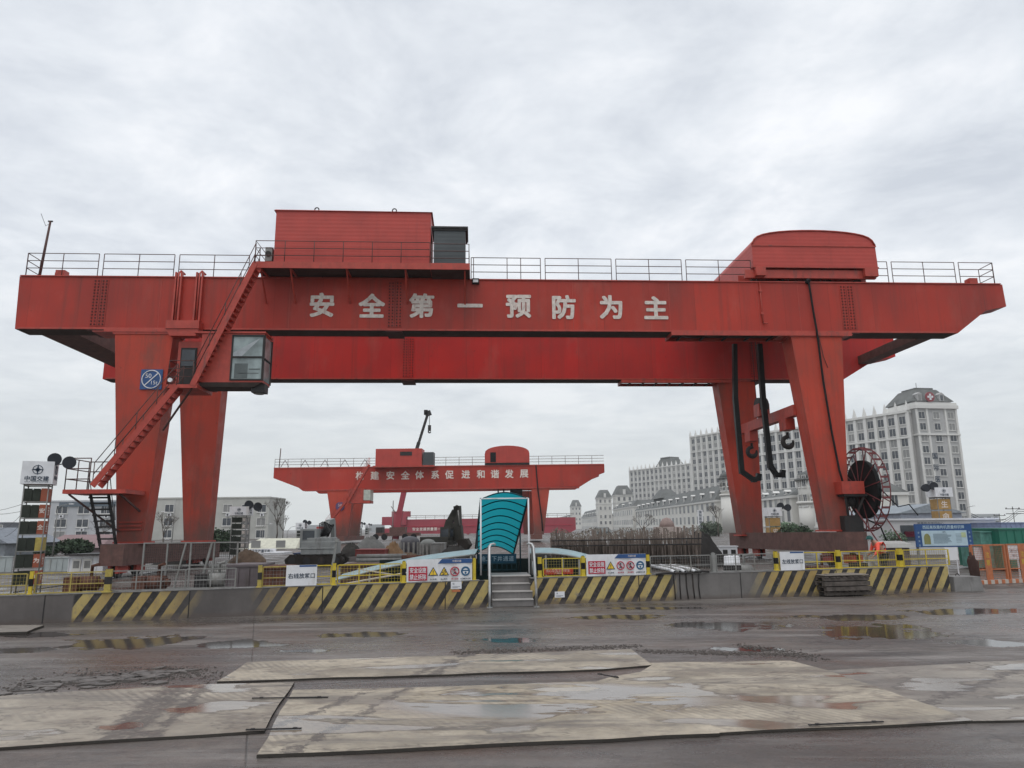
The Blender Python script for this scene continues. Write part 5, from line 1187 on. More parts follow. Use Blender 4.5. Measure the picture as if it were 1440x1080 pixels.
# pallet stack in front of the right parapet
r = thing('pallet_stack', 'stack of weathered dark pallets against the right striped parapet', 'pallet stack', (G(1150, 838).x, G(1150, 838).y, 0), RA)
WOOD = flat('weathered_dark_wood', (.105, .09, .08), .85, var=.4, scale=6, dirt=(.05, .045, .04)); rn = random.Random(2)
for k in range(4):
    b = MB(); ox_, oy_ = rn.uniform(-.05, .05), rn.uniform(-.04, .04); z = .03 + k * .135; w = 1.42
    for i in range(3): b.box(ox_, ox_ + w, oy_ - .38 + i * .33, oy_ - .28 + i * .33, z, z + .085)
    for i in range(8): xx = ox_ + i * (w - .12) / 7; b.box(xx, xx + .12 + rn.uniform(-.01, .02), oy_ - .42, oy_ + .42, z + .087, z + .112)
    b.box(ox_ - .02, ox_ + w, oy_ - .44, oy_ - .40, z + .0, z + .11) if k in (1, 2) else None
    b.build('pallet', WOOD, r)
b = MB(); b.box(.0, 1.4, -.42, .4, .575, .60); b.beam((.1, -.3, .61), (1.38, .1, .61), .1, .03); b.build('top_boards', flat('grey_boards', (.24, .21, .18), .85), r)
# concrete block at the end
r = thing('concrete_block', 'plain grey concrete block at the right end of the parapet', 'block', (G(1338, 832).x + .1, G(1338, 832).y - .02, 0), .12)
b = MB(); b.taper((0, .95, 0, .8), (.03, .90, .03, .77), 0, .42); o = b.build('block_body', CONC, r); b = MB(); b.torus((.45, .4, .43), .06, .012, (1, 0, 0), (0, 0, 1), 10, 5, 0, 0, PI); b.build('lifting_loop', DARK, r)
# draped cloth/bag on fence end
q = at(1368, 790, 23.6); b = MB()
for k in range(9): a = k / 8; b.tube([(-.14 + .26 * a, random.uniform(-.05, .05), 1.08 - .35 * abs(a - .4) + random.uniform(-.1, .05)), (-.13 + .25 * a, 0, .8), (-.10 + .2 * a, -.03, .35), (-.07 + .18 * a, 0, .12)], [.035, .055, .055, .035], 7)
tag(b.build('draped_sack', flat('brown_sackcloth', (.055, .032, .028), .9), loc=(q.x, 23.6, 0)), 'dark brown draped sack hanging at the end of the fence', 'sack')
# orange barrier at far right
def wpt(px, y): return G(px, y)
A0 = G(1372, 823); B0 = G(1500, 817); d_ = B0 - A0; ang = math.atan2(d_.y, d_.x)
r = thing('orange_kerb', 'low orange and white striped kerb under the orange mesh fence', 'kerb', (A0.x, A0.y + .1, 0), ang)
b = MB()
for k in range(22): b.box(k * .16, (k + 1) * .16, 0, .12, 0, .13, k % 2)
b.build('striped_kerb', [ORANGE, flat('kerb_white', (.5, .45, .40), .6)], r)
for k, lb in enumerate(('orange mesh fence panel nearest the concrete block', 'orange mesh fence panel at the right edge of the picture')):
    r = thing('orange_fence', lb, 'fence panel', (A0.x + .1 + math.cos(ang) * k * 1.62, A0.y + .2 + math.sin(ang) * k * 1.62, 0), ang, 'orange mesh fence panels')
    b = MB()
    for x in (0, 1.5): b.box(x, x + .07, -.03, .04, .1, 1.27)
    b.box(0, 1.55, -.02, .02, 1.24, 1.29); b.box(.07, 1.5, -.02, .02, .45, .49); b.box(.55, .85, -.03, -.02, .14, 1.24); b.build('frame', ORANGE, r)
    b = MB(); b.text('注', (.7, -.034, .95), .2); b.text('意', (.7, -.034, .7), .2); b.build('lettering', YEL, r)
    b = MB()
    for i in range(1, 22):
        b.beam((.07 + 1.43 * i / 22, .02, .13), (.07 + 1.43 * i / 22, .02, 1.24), .006)
    for i in range(1, 17): b.beam((.07, .025, .13 + i * .067), (1.5, .025, .13 + i * .067), .006)
    b.build('wire_mesh', ORANGE, r)
q = at(1340, 770, 24.5)
for k, (px, lb) in enumerate(((1331, 'blank white board hung behind the yellow orange mesh panel'), (1372, 'blank pale board to the left of the orange fence'))):
    c = at(px, 790, 24.6); b = MB(); b.box(0, .45, 0, .02, .78, 1.2); b.box(.02, .05, .02, .05, 0, .8); b.box(.40, .43, .02, .05, 0, .8); tag(b.build('blank_board', WHITE, loc=(c.x, 24.6, 0), rz=.1), lb, 'board')
c = at(1418, 776, 26); r = thing('small_notice', 'white notice with dark print beside the green container', 'notice', (c.x, 26, 0)); b = MB(); b.box(0, .62, 0, .02, .72, 1.2); b.box(.3, .34, .02, .05, 0, .8); b.build('sheet', WHITE, r); b = MB(); b.text('进出登记', (.31, -.004, 1.02), .13); b.text('禁止入内', (.31, -.004, .86), .1); b.build('lettering', TEXTD, r)

# ------------------------------------------------------------------ the stooping worker
SKIN = flat('skin', (.36, .20, .14), .6, var=.06); HIVIS = flat('orange_hi_vis', (.95, .12, .07), .6, var=.06); NAVY = flat('navy_trousers', (.03, .035, .05), .8); HELM = flat('dark_green_helmet', (.015, .08, .075), .35)
wx = at(1237, 780, 27.2).x
root = thing('person', 'worker in orange hi-vis jacket and dark helmet stooping behind the fence', 'person', (wx, 27.2, 0), 0)
def skinned(name, nodes, edges, mat, parent, sub=2):
    me = bpy.data.meshes.new(name); me.from_pydata([n[0] for n in nodes], edges, []); me.materials.append(mat)
    o = bpy.data.objects.new(name, me); COL.objects.link(o); o.parent = parent
    m = o.modifiers.new('skin', 'SKIN'); m.use_smooth_shade = True
    for i, n in enumerate(nodes): rr = n[1] if isinstance(n[1], tuple) else (n[1], n[1]); me.skin_vertices[0].data[i].radius = rr; me.skin_vertices[0].data[i].use_root = (i == 0)
    s = o.modifiers.new('sub', 'SUBSURF'); s.levels = s.render_levels = sub
    return o
body = skinned('body', [((.12, 0, .92), (.13, .15)), ((.08, -.02, 1.06), (.12, .14)), ((-.06, -.05, 1.22), (.13, .17)), ((-.17, -.07, 1.32), (.11, .15)), ((-.24, -.08, 1.38), .05), ((-.31, -.09, 1.42), (.075, .085)),
    ((.13, -.10, .86), .085), ((.04, -.14, .48), .06), ((.14, -.13, .09), .045), ((.02, -.15, .05), .045),
    ((.13, .10, .86), .085), ((.20, .14, .48), .06), ((.32, .12, .09), .045), ((.20, .14, .05), .045),
    ((-.15, -.24, 1.28), .06), ((-.20, -.32, 1.02), .045), ((-.36, -.28, .84), .035), ((-.42, -.27, .80), .03),
    ((-.15, .12, 1.28), .06), ((-.20, .20, 1.02), .045), ((-.37, .14, .86), .035), ((-.43, .13, .82), .03)],
    [(0, 1), (1, 2), (2, 3), (3, 4), (4, 5), (0, 6), (6, 7), (7, 8), (8, 9), (0, 10), (10, 11), (11, 12), (12, 13), (3, 14), (14, 15), (15, 16), (16, 17), (3, 18), (18, 19), (19, 20), (20, 21)], SKIN, root)
skinned('jacket', [((.13, 0, .90), (.155, .175)), ((.08, -.02, 1.06), (.15, .165)), ((-.06, -.05, 1.22), (.155, .19)), ((-.17, -.07, 1.325), (.125, .165)), ((-.15, -.24, 1.28), .078), ((-.20, -.32, 1.03), .06), ((-.34, -.285, .87), .048), ((-.15, .12, 1.28), .078), ((-.20, .20, 1.03), .06), ((-.35, .145, .88), .048)],
    [(0, 1), (1, 2), (2, 3), (3, 4), (4, 5), (5, 6), (3, 7), (7, 8), (8, 9)], HIVIS, root)
skinned('trousers', [((.13, 0, .88), (.135, .16)), ((.13, -.10, .82), .10), ((.05, -.14, .48), .078), ((.13, -.13, .15), .062), ((.13, .10, .82), .10), ((.20, .14, .48), .078), ((.31, .12, .15), .062)],
    [(0, 1), (1, 2), (2, 3), (0, 4), (4, 5), (5, 6)], NAVY, root)
b = MB(); hc = Vector((-.335, -.09, 1.47)); 
for i in range(6):
    pass
pts = [(hc.x - .02, hc.y, hc.z - .03), (hc.x - .02, hc.y, hc.z + .0), (hc.x - .015, hc.y, hc.z + .05), (hc.x, hc.y, hc.z + .09), (hc.x + .005, hc.y, hc.z + .115)]
b.tube(pts, [.135, .118, .112, .078, .02], 16); b.cbox((hc.x - .13, hc.y, hc.z - .02), (.09, .15, .015)); b.build('helmet', HELM, root)
b = MB(); b.box(-.02, .2, -.19, -.185, 1.0, 1.04); b.build('reflective_band', WHITE, root)
b = MB(); b.ico((-.405, -.09, 1.405), .018); b.ico((-.39, -.125, 1.425), .010); b.ico((-.39, -.055, 1.425), .010); b.build('face_features', SKIN, root)
for s_, (x_, y_, z_) in enumerate(((-.42, -.27, .80), (-.43, .13, .82))):
    b = MB()
    for k in range(4): b.tube([(x_, y_ - .03 + k * .02, z_), (x_ - .05, y_ - .035 + k * .023, z_ - .025), (x_ - .07 + .006 * abs(k - 1.5), y_ - .033 + k * .022, z_ - .06)], [.011, .010, .007], 6)
    b.tube([(x_ + .02, y_ - .035, z_), (x_ - .005, y_ - .06, z_ - .03), (x_ - .02, y_ - .055, z_ - .055)], [.012, .011, .008], 6); b.build('fingers', SKIN, root)

# ------------------------------------------------------------------ background buildings
HOSP = flat('hospital_render', (.50, .495, .48), .8, var=.1, scale=.1); WALLF = flat('pale_stone_render', (.66, .65, .61), .8, var=.08, scale=.15); WALLG = flat('grey_stone_render', (.42, .42, .415), .8, var=.1, scale=.15); TRIM = flat('white_stone_trim', (.66, .655, .63), .8, var=.05, scale=.2)
ROOF = flat('slate_mansard', (.12, .125, .12), .7, var=.3, scale=.4); WALLB = flat('beige_render', (.44, .44, .41), .8, var=.12, scale=.3, dirt=(.34, .33, .31)); WALLBL = flat('blue_grey_render', (.38, .40, .44), .8, var=.1, scale=.3)
FG = NT('far_window_glass_varied'); oi = FG.n('ShaderNodeObjectInfo')
FG.col(FG.mix(FG.rng(oi.outputs['Random'], .72, .78), FG.mix(FG.rng(FG.noise(.5, 2), .35, .65), (.035, .042, .052), (.10, .11, .125)), (.24, .24, .235))); FG.ro(.3); FARGLASS = FG.m
_wm = {}
def win_mesh(w, h, sill=True, frame_m=None, glass_m=None):
    k = (round(w, 2), round(h, 2), sill, id(frame_m))
    if k in _wm: return _wm[k]
    b = MB(); t = .1; b.box(-w / 2, w / 2, -.05, -.012, 0, h, 1)
    f_ = -.14 if sill else -.075
    b.box(-w / 2 - t, -w / 2, f_, -.01, -t, h + t, 0); b.box(w / 2, w / 2 + t, f_, -.01, -t, h + t, 0); b.box(-w / 2, w / 2, f_, -.01, h, h + t, 0); b.box(-w / 2, w / 2, f_, -.01, -t, 0, 0)
    b.box(-.03, .03, f_, -.05, 0, h, 0) if sill else None
    if sill: b.box(-w / 2 - .2, w / 2 + .2, -.22, -.01, -t - .12, -t, 0)
    me = bpy.data.meshes.new('window'); me.from_pydata(b.v, [], b.f); me.materials.append(frame_m or TRIM); me.materials.append(glass_m or FARGLASS); me.polygons.foreach_set('material_index', b.m); me.update()
    _wm[k] = (me, b); return _wm[k]
def windows(parent, L, w, h, limit=100, rz=0, **kw):
    """L = list of (x,y,z); the first `limit` become parts of their own, the rest one stuff part"""
    me, mb = win_mesh(w, h, **kw)
    for x, y, z in L[:limit]: o = bpy.data.objects.new('window', me); COL.objects.link(o); o.parent = parent; o.location = (x, y, z); o.rotation_euler.z = rz
    rest = L[limit:]
    if rest:
        b = MB(); c, s = math.cos(rz), math.sin(rz)
        for x, y, z in rest:
            i0 = len(b.v); b.v += [(x + a * c - d * s, y + a * s + d * c, z + e_) for a, d, e_ in mb.v]
            for f, m_ in zip(mb.f, mb.m): b.face([i0 + q for q in f], m_)
        tag(b.build('distant_windows', [kw.get('frame_m') or TRIM, kw.get('glass_m') or FARGLASS], parent), kind='stuff')

# left apartment blocks
def block(label, p0, p1, ytop, Y, wallm, cols, rows, depth=12, ww=2.0, wh=1.7, ac=True, band=None, extra=None):
    a_, c_ = at(p0, ytop, Y), at(p1, ytop, Y); r = thing('apartment_block', label, 'apartment block', (a_.x, Y, 0), 0, 'low apartment blocks on the left'); w = c_.x - a_.x; H = a_.z
    b = MB(); b.box(0, w, 0, depth, 0, H); wl = b.build('wall', wallm, r); b = MB(); b.box(-.15, w + .15, -.15, depth + .1, H, H + .35); b.build('parapet', wallm, r)
    if band: b = MB(); b.box(*[v for v in (band[0] * w, band[1] * w, -.3, .0, H - 1.1, H - .1)]); b.build('roof_band', flat('blue_grey_band', (.10, .13, .16), .6), r)
    WL = [(at(px, 720, Y).x - a_.x, 0, at(px, py, Y).z) for px in cols for py in rows]; windows(r, WL, ww, wh, 100, glass_m=GLASS if False else FARGLASS)
    if ac:
        for i, (x, y, z) in enumerate(WL):
            if i % 2 == 0: o = MB(); o.box(x - .2, x + .7, -.55, -.16, z - 1.0, z - .35); o.disc((x + .25, -.56, z - .67), .24, 'y', .03, 14, 1); o.build('air_conditioner', [WHITE, DARK], r)
    b = MB()
    for k in range(3): x = w * (.2 + .3 * k); b.tube([(x, -.1, 0), (x, -.1, H)], .06, 6)
    b.build('downpipe', WALLG, r)
    return r
block('beige four storey block with large windows behind the left crane legs', 214, 379, 702, 172, WALLB, (238, 270, 320, 346, 368), (720, 739, 756))
block('blue grey block with dark roof band behind the large light tower', 70, 168, 706, 168, flat('pale_blue_grey_render', (.45, .46, .48), .8, var=.1, scale=.3), (87, 118, 150), (722, 741, 758), ww=2.6, band=(.15, .95))
block('tiny dark grey block at the far left edge', -70, 7, 737, 190, flat('dark_grey_render', (.16, .17, .19), .8), (-2, 3), (748, 756), ww=1.2, ac=False)
# red roofed shed
def shed(name, label, p0, p1, yeave, yridge, Y, depth, wallm, roofm, gable_front=False, zcol=0, hip=True, door=None):
    a_, c_ = at(p0, yeave, Y), at(p1, yeave, Y); w = c_.x - a_.x; ze = a_.z; zr = at((p0 + p1) / 2, yridge, Y + (0 if gable_front else depth / 2)).z
    r = thing(name, label, 'shed', (a_.x, Y, 0)); b = MB(); b.box(0, w, 0, depth, 0, ze); b.build('wall', wallm, r); b = MB()
    if gable_front: b.prism([(-.4, ze), (w + .4, ze), (w / 2, zr)], -.3, depth)
    else: h = min(w * .08, 2) if hip else 0; b.hexa([(-.4, -.4, ze), (w + .4, -.4, ze), (w + .4, depth + .4, ze), (-.4, depth + .4, ze), (h, depth / 2 - .1, zr), (w - h, depth / 2 - .1, zr), (w - h, depth / 2 + .1, zr), (h, depth / 2 + .1, zr)])
    b.build('roof', roofm, r)
    b = MB(); n = max(2, int(w / 4))
    for k in range(n): x = w * (k + .5) / n; b.box(x - .5, x + .5, -.04, 0, .9, min(ze - .3, 2.0))
    b.build('windows', FARGLASS, r)
    return r
shed('workshop', 'workshop with dull reddish hipped roof behind the large light tower', 52, 138, 771, 752, 72, 7, flat('dull_mauve_wall', (.22, .18, .18), .8), corrugated('dull_red_roofing', (.22, .13, .13), .4))
shed('workshop', 'blue grey gabled workshop at the far left edge', -70, 8, 765, 742, 60, 7, flat('blue_grey_wall', (.22, .24, .26), .8), flat('blue_grey_roof', (.20, .22, .25), .7), True)
shed('long_shed', 'long cream roofed shed between the beige block and the grey excavator', 342, 412, 772, 757, 78, 8, WHITE, flat('cream_roofing', (.55, .54, .44), .7))
crate_like('site_cabin', 'white site cabin with dark doorway under the cream shed sign', 'site cabin', 345, 366, 779, 62, WHITE, 2.5, 0)
crate_like('site_cabin', 'white site cabin with twin doors right of the pale light tower', 'site cabin', 370, 398, 778, 60, WHITE, 2.5, 0)
r = thing('shed_sign', 'cream sign strip with dark characters on the cream roofed shed', 'sign', (at(346, 775, 61.5).x, 61.5, 0)); w = at(388, 775, 61.5).x - at(346, 775, 61.5).x; zc = at(366, 775, 61.5).z
b = MB(); b.box(0, w, 0, .05, zc - .2, zc + .2); b.box(.1, .16, .05, .1, 0, zc); b.box(w - .16, w - .1, .05, .1, 0, zc); b.build('panel', WHITE, r); b = MB(); b.text('安全生产重于泰山', (w / 2, -.01, zc), .26, off=.02); b.build('lettering', TEXTD, r)
# white hoarding left
for k, (a_, c_, lb) in enumerate(((-30, 18, 'pale corrugated hoarding panel at far left'), (55, 97, 'pale corrugated hoarding panel right of the big light tower'), (160, 166, 'narrow pale hoarding panel behind the ladder foot'), (290, 330, 'white striped hoarding beyond the tall mesh screen'))):
    crate_like('hoarding', lb, 'hoarding', a_, c_, (784, 785, 780, 782)[k], (38, 38, 45, 60)[k], flat('pale_hoarding', (.38, .42, .42), .6, var=.1, dirt=(.3, .3, .28)), .06, 0, grp='pale hoarding panels on the left')
r = crate_like('site_hut', 'small white site hut with a dark flat roof near the ladder foot', 'site hut', 98, 146, 783, 36, WHITE, 2.2, 0)
b = MB(); b.hexa([(-.15, -.3, 1.0 - .48), (1.9, -.3, .52), (1.9, 2.3, .52), (-.15, 2.3, .52), (-.15, -.3, .60), (1.9, -.3, .60), (1.9, 2.3, .60), (-.15, 2.3, .60)])
b = MB(); w = at(146, 783, 36).x - at(98, 783, 36).x; z = at(98, 783, 36).z; b.box(-.1, w + .15, -.25, 2.3, z + .061, z + .13); b.build('roof', DARK, r)
b = MB()
for x in (.18, .72): b.box(x, x + .42, -.045, -.032, .1, z - .1); b.box(x + .06, x + .36, -.05, -.045, z - .55, z - .2, 1)
b.build('door', [WALLF, GREYM], r)
# white building, gable hall, notice board, green container at right
crate_like('site_office', 'long white flat roofed site office behind the reel and blue board', 'site office', 1252, 1400, 732, 48, flat('white_panel_wall', (.60, .60, .60), .6, var=.05), 5, 0, ribs=False)
r = [o for o in COL.objects if o.name.startswith('site_office')][0]
b = MB(); w = at(1400, 732, 48).x - at(1252, 732, 48).x; z = at(1252, 732, 48).z; b.box(-.15, w + .15, -.15, 5, z, z + .12); b.build('roof_edge', WHITE, r)
b = MB()
for x in (.6, 2.0, 3.2): b.box(x, x + .9, -.05, 0, .9, 1.9)
b.build('windows', GLASS, r)
b = MB(); b.text('质量安全培训中心', (2.6, -.06, z - .22), .22, off=.01); b.build('lettering', TEXTD, r)
b = MB(); b.box(.8, 2.6, -.12, -.06, 1.15, 1.5); b.build('maroon_name_plate', flat('maroon_plate', (.10, .015, .03), .6), r)
shed('gabled_hall', 'blue grey gabled hall behind the golden light tower at right', 1266, 1352, 722, 708, 75, 14, flat('blue_grey_cladding', (.34, .37, .44), .7), flat('grey_blue_roof', (.25, .28, .31), .7), True)
r = thing('information_board', 'blue framed information board with pale poster and drawings', 'information board', (at(1290, 770, 30).x, 30, 0), .06)
a_, c_ = at(1290, 737, 30), at(1377, 770, 30); w = c_.x - a_.x; z1, z0 = a_.z, at(1290, 768, 30).z - .05
b = MB(); b.box(0, w, 0, .08, z0, z1); b.build('panel', BLUE, r); b = MB(); b.box(w * .10, w * .90, -.012, 0, z0 + .05, z1 - .27); b.build('poster', BLUEL, r)
b = MB(); b.text('西延高铁盾构机质量标识牌', (w / 2, -.008, z1 - .13), .15, off=.02); b.build('title_lettering', BLUEL, r)
b = MB(); b.text('盾构', (w * .5, -.016, z1 - .33), .07); rn = random.Random(1)
for k in range(9): b.box(w * .30, w * .30 + w * .34 * rn.uniform(.7, 1), -.015, -.013, z1 - .42 - k * .045, z1 - .405 - k * .045)
for k in range(7): b.box(w * .70, w * .70 + w * .1, -.015, -.013, z1 - .42 - k * .055, z1 - .41 - k * .055)
b.build('poster_print', TEXTD, r)
b = MB(); cx_ = w * .19; b.prism([(cx_ - .14, z0 + .12)] + [(cx_ + .14 * math.cos(PI - PI * k / 10), z0 + .35 + .2 * math.sin(PI * k / 10)) for k in range(11)] + [(cx_ + .14, z0 + .12)], -.018, -.013); b.build('arch_drawing', flat('olive_print', (.22, .22, .08), .6), r)
b = MB(); b.box(w * .80, w * .88, -.018, -.013, z1 - .55, z1 - .35); b.build('small_drawing', flat('pale_green_print', (.45, .52, .3), .6), r)
b = MB()
for k in range(4): b.text('安', (w * .05, -.006, z1 - .35 - k * .17), .09); b.text('全', (w * .95, -.006, z1 - .35 - k * .17), .09)
b.build('border_lettering', BLUEL, r)
b = MB(); b.box(.05, .13, .08, .16, 0, z0 + .2); b.box(w - .13, w - .05, .08, .16, 0, z0 + .2); b.build('leg', GREYM, r)
crate_like('green_container', 'dark green corrugated container at the right edge', 'container', 1404, 1470, 745, 31, corrugated('green_container_paint', (.02, .16, .11), .25, True), 3, .1)
crate_like('water_tank', 'pale teal water tank left of the green container', 'tank', 1378, 1404, 749, 31.5, flat('pale_teal_tank', (.10, .26, .22), .4, var=.4, scale=3), 1.5, .1)
crate_like('site_cabin', 'blue roofed cabin behind the green container', 'site cabin', 1408, 1470, 736, 45, flat('soft_blue_cabin', (.22, .27, .42), .6), 3, 0)
# vertical white sign
c = at(986.5, 752, 150); r = thing('vertical_sign', 'tall white vertical sign with dark characters before the castle building', 'sign', (c.x, 150, 0)); z1 = at(986, 717, 150).z
b = MB(); b.box(-.5, .5, 0, .3, 0, z1); b.build('panel', WHITE, r); b = MB()
for k, ch in enumerate('国际医院住院部'): b.text(ch, (0, -.03, z1 - .45 - k * .68), .62, off=.02)
b.build('lettering', TEXTD, r)

# ---- hospital slab (steeply receding) and corner tower
AV = math.atan2(-1, .547)
def facade(r, L, H, D, rows, bay, ww, wh, z0, dz, wallm, limit=100, finial=True, order_far=False, cornice=()):
    b = MB(); b.box(0, L, 0, D, 0, H); b.build('wall', wallm, r)
    b = MB(); n = int(L / bay)
    for k in range(n + 1): x = L * k / n; b.box(x - .45, x + .45, -.42, 0, 2, H)
    for zc in cornice: b.box(0, L, -.55, -.43, zc, zc + .5)
    b.box(-.2, L + .2, -.6, D, H, H + .7); b.build('pilasters', TRIM, r)
    if finial:
        for k in range(n + 1):
            b = MB(); x = L * k / n; b.taper((x - .5, x + .5, -.5, .5), (x - .3, x + .3, -.3, .3), H + .7, H + 2.0); b.taper((x - .3, x + .3, -.3, .3), (x - .02, x + .02, -.02, .02), H + 2.0, H + 3.6); b.build('finial', TRIM, r)
    WL = []
    for i in range(n - 1, -1, -1):
        for j in range(rows): WL.append((L * (i + .5) / n, 0, z0 + j * dz))
    WL.sort(key=lambda q: (-q[0]) * .6 - q[2] * .0)
    windows(r, WL, ww, wh, limit)
YT = 205
corner = at(1284, 640, YT); Hs = at(1284, 578, YT).z
Fd = Vector((-.547, 1)).normalized(); 
def slab(label, pxn, pxf, ytop, Y0, bay, rows, dz, limit, name='hospital_wing'):
    n_ = at(pxn, 640, Y0); H = at(pxn, ytop, Y0).z
    # far end where the line meets the far pixel column
    dd = ray(pxf, 700); k = dd.x / dd.y; t = (n_.x - k * n_.y) / (k * Fd.y - Fd.x); f = Vector((n_.x, n_.y)) + Fd * t
    r = thing(name, label, 'building', (f.x, f.y, 0), AV, 'pale ornate blocks of the far hospital'); facade(r, t, H, 16, rows, bay, 1.9, 2.2, H - 3.2 - (rows - 1) * dz, dz, HOSP, limit, cornice=(H - 2 * dz - .9,))
    return r, t, H
rA, tA, HA = slab('long pale hospital wing with finials joining the corner tower with the red cross', 1283, 1046, 580, YT, 3.4, 10, 3.25, 100)
rB, tB, HB = slab('tall pale hospital wing seen left of the right rear crane leg', 1046, 976, at(0, 0, 1) and 604, 330, 3.6, 11, 3.4, 100)
rC, tC, HC = slab('lower pale hospital wing with roof pavilion farthest to the left', 977, 887, 652, 430, 4.0, 9, 3.7, 100)
b = MB(); b.frustum(tC * .38, tC * .62, 2, 14, HC + .7, HC + 6.2, .6); b.box(tC * .43, tC * .57, 4, 12, HC + 6.2, HC + 6.9); b.build('roof_pavilion', ROOF, rC)
b = MB(); b.frustum(tB * .5, tB * .98, 2, 14, HB + .7, HB + 10, .6); b.build('roof_pavilion', ROOF, rB)
# corner tower
a_, c_ = at(1285, 700, YT - 1), at(1342, 560, YT - 1); r = thing('hospital_tower', 'square pale hospital tower with dark roof pavilion and red cross sign', 'building', (at(1284, 640, YT - 1).x + 2.4, YT - 1, 0), .16, 'pale ornate blocks of the far hospital')
w = 12.8; H = at(1310, 573, YT).z; D = 13
b = MB(); b.box(0, w, 0, D, 0, H - .4); b.build('wall', WALLG, r)
b = MB()
for x in (0, 3.3, 9.3, w): b.box(x - .3, x + .3, -.3, 0, 1, H)
b.box(-.6, w + .6, -.7, D + .5, H - .4, H + .6); b.box(-.4, w + .4, -.4, D, H + .6, H + 1.4); b.box(-.4, w + .4, -.5, D + .2, H - 8.2, H - 7.7)
for y in (3, 6.5, 10): b.box(w, w + .25, y - .3, y + .3, 1, H - .4)
b.build('pilasters', TRIM, r)
b = MB(); b.frustum(-.2, w + .2, .2, D, H + 1.9, H + 5.9, .55); b.box(w * .27, w * .73, D * .27, D * .73, H + 5.9, H + 6.5); b.build('roof', ROOF, r)
b = MB(); b.box(.6, w - .6, .6, D - .6, H + 1.4, H + 1.9); b.build('roof_drum', WALLG, r)
for x_ in (1.2, 8.4): b = MB(); b.box(x_, x_ + 1.5, .3, 2.2, H + 1.9, H + 3.9); b.prism([(x_ - .2, H + 3.9), (x_ + 1.7, H + 3.9), (x_ + .75, H + 4.6)], .2, 2.2); b.box(x_ + .35, x_ + 1.15, .2, .3, H + 2.2, H + 3.7, 1); b.build('dormer', [WALLG, FARGLASS], r)
b = MB(); b.box(w * .5 - .05, w * .5 + .05, D * .5, D * .5 + .1, H + 6.5, H + 8.6); b.build('roof_mast', DARK, r)
b = MB(); b.tube([(4.6, -.7, H + 3.0), (4.6, -.4, H + 3.0)], 1.45, 28, 0); b.box(3.7, 5.5, -.8, -.71, H + 2.7, H + 3.3, 1); b.box(4.3, 4.9, -.8, -.71, H + 2.1, H + 3.9, 1); b.build('red_cross_sign', [flat('dull_red_sign', (.26, .05, .06), .6), WHITE], r)
WL = [(x, 0, H - 3.3 - k * 3.3) for k in range(10) for x in (1.6, 6.3, 11.0)]; windows(r, WL, 1.9, 1.9)
WL = [(w, y, H - 3.3 - k * 3.3) for k in range(10) for y in (1.6, 4.8, 8.2)]; windows(r, WL, 1.1, 1.8, rz=PI / 2)
b = MB()
for k, ch in enumerate('国际医院'): b.text(ch, (4.0, -.35, H - 14.2 - k * 3.3), 1.9, off=.02)
b.build('lettering', TEXTD, r)

# ---- castle like row along X = 57
XC = 57; LK = frame(XC, 200, -PI / 2)
def ku(px, d=0): return LK(px, 700, d)[0]
def kz(px, py, d=0): return LK(px, py, d)[1]
def mansard(parent, x0, x1, y0, y1, z0, z1, mat=ROOF):
    i = min(2.4, (x1 - x0) * .2); b = MB(); b.hexa([(x0 - .3, y0 - .4, z0), (x1 + .3, y0 - .4, z0), (x1 + .3, y1, z0), (x0 - .3, y1, z0), (x0 + i, y0 + 2.8, z1), (x1 - i, y0 + 2.8, z1), (x1 - i, y1 - 2.8, z1), (x0 + i, y1 - 2.8, z1)]); return b.build('roof', mat, parent)
def wing(r, x0, x1, ze, zr, rows, d0=0, depth=14, bay=3.2, dorm=5, lim=100, wallm=None, ww=1.7):
    b = MB(); b.box(x0, x1, d0, d0 + depth, 0, ze); b.build('wing_wall', wallm or WALLF, r)
    b = MB(); b.box(x0 - .2, x1 + .3, d0 - .35, d0 + .0, ze - .5, ze)
    for k in range(1, len(rows)): b.box(x0, x1 + .2, d0 - .25, d0, rows[k] - 1.1, rows[k] - .8)
    n = max(2, int((x1 - x0) / bay))
    b.box(x1, x1 + .3, d0, d0 + depth, ze - .5, ze); b.build('cornice', TRIM, r)
    rf = mansard(r, x0, x1, d0, d0 + depth, ze, zr)
    for k in range(dorm):
        x = x0 + (x1 - x0) * (k + .5) / dorm; o = MB(); zz = ze + (zr - ze) * .15; hh = (zr - ze) * .5; hh *= .7; o.box(x - .5, x + .5, d0 + .1, d0 + 1.4, zz, zz + hh); o.prism([(x - .65, zz + hh), (x + .65, zz + hh), (x, zz + hh + .45)], d0, d0 + 1.4); o.box(x - .3, x + .3, d0 + .04, d0 + .1, zz + .2, zz + hh - .1, 1); o.box(x + .5, x + .52, d0 + .4, d0 + 1.1, zz + .3, zz + hh - .1, 1); o.build('dormer', [TRIM, FARGLASS], rf)
    WL = [(x0 + (x1 - x0) * (n - 1 - k + .5) / n, d0, z) for k in range(n) for z in rows]; windows(r, WL, ww, 2.3, lim, sill=False)
    # end wall towards the viewer
    m = max(1, int(depth / 4)); windows(r, [(x1, d0 + depth * (k + .5) / m, z) for k in range(m) for z in rows[-2:]], 1.1, 2.0, 100, rz=PI / 2)
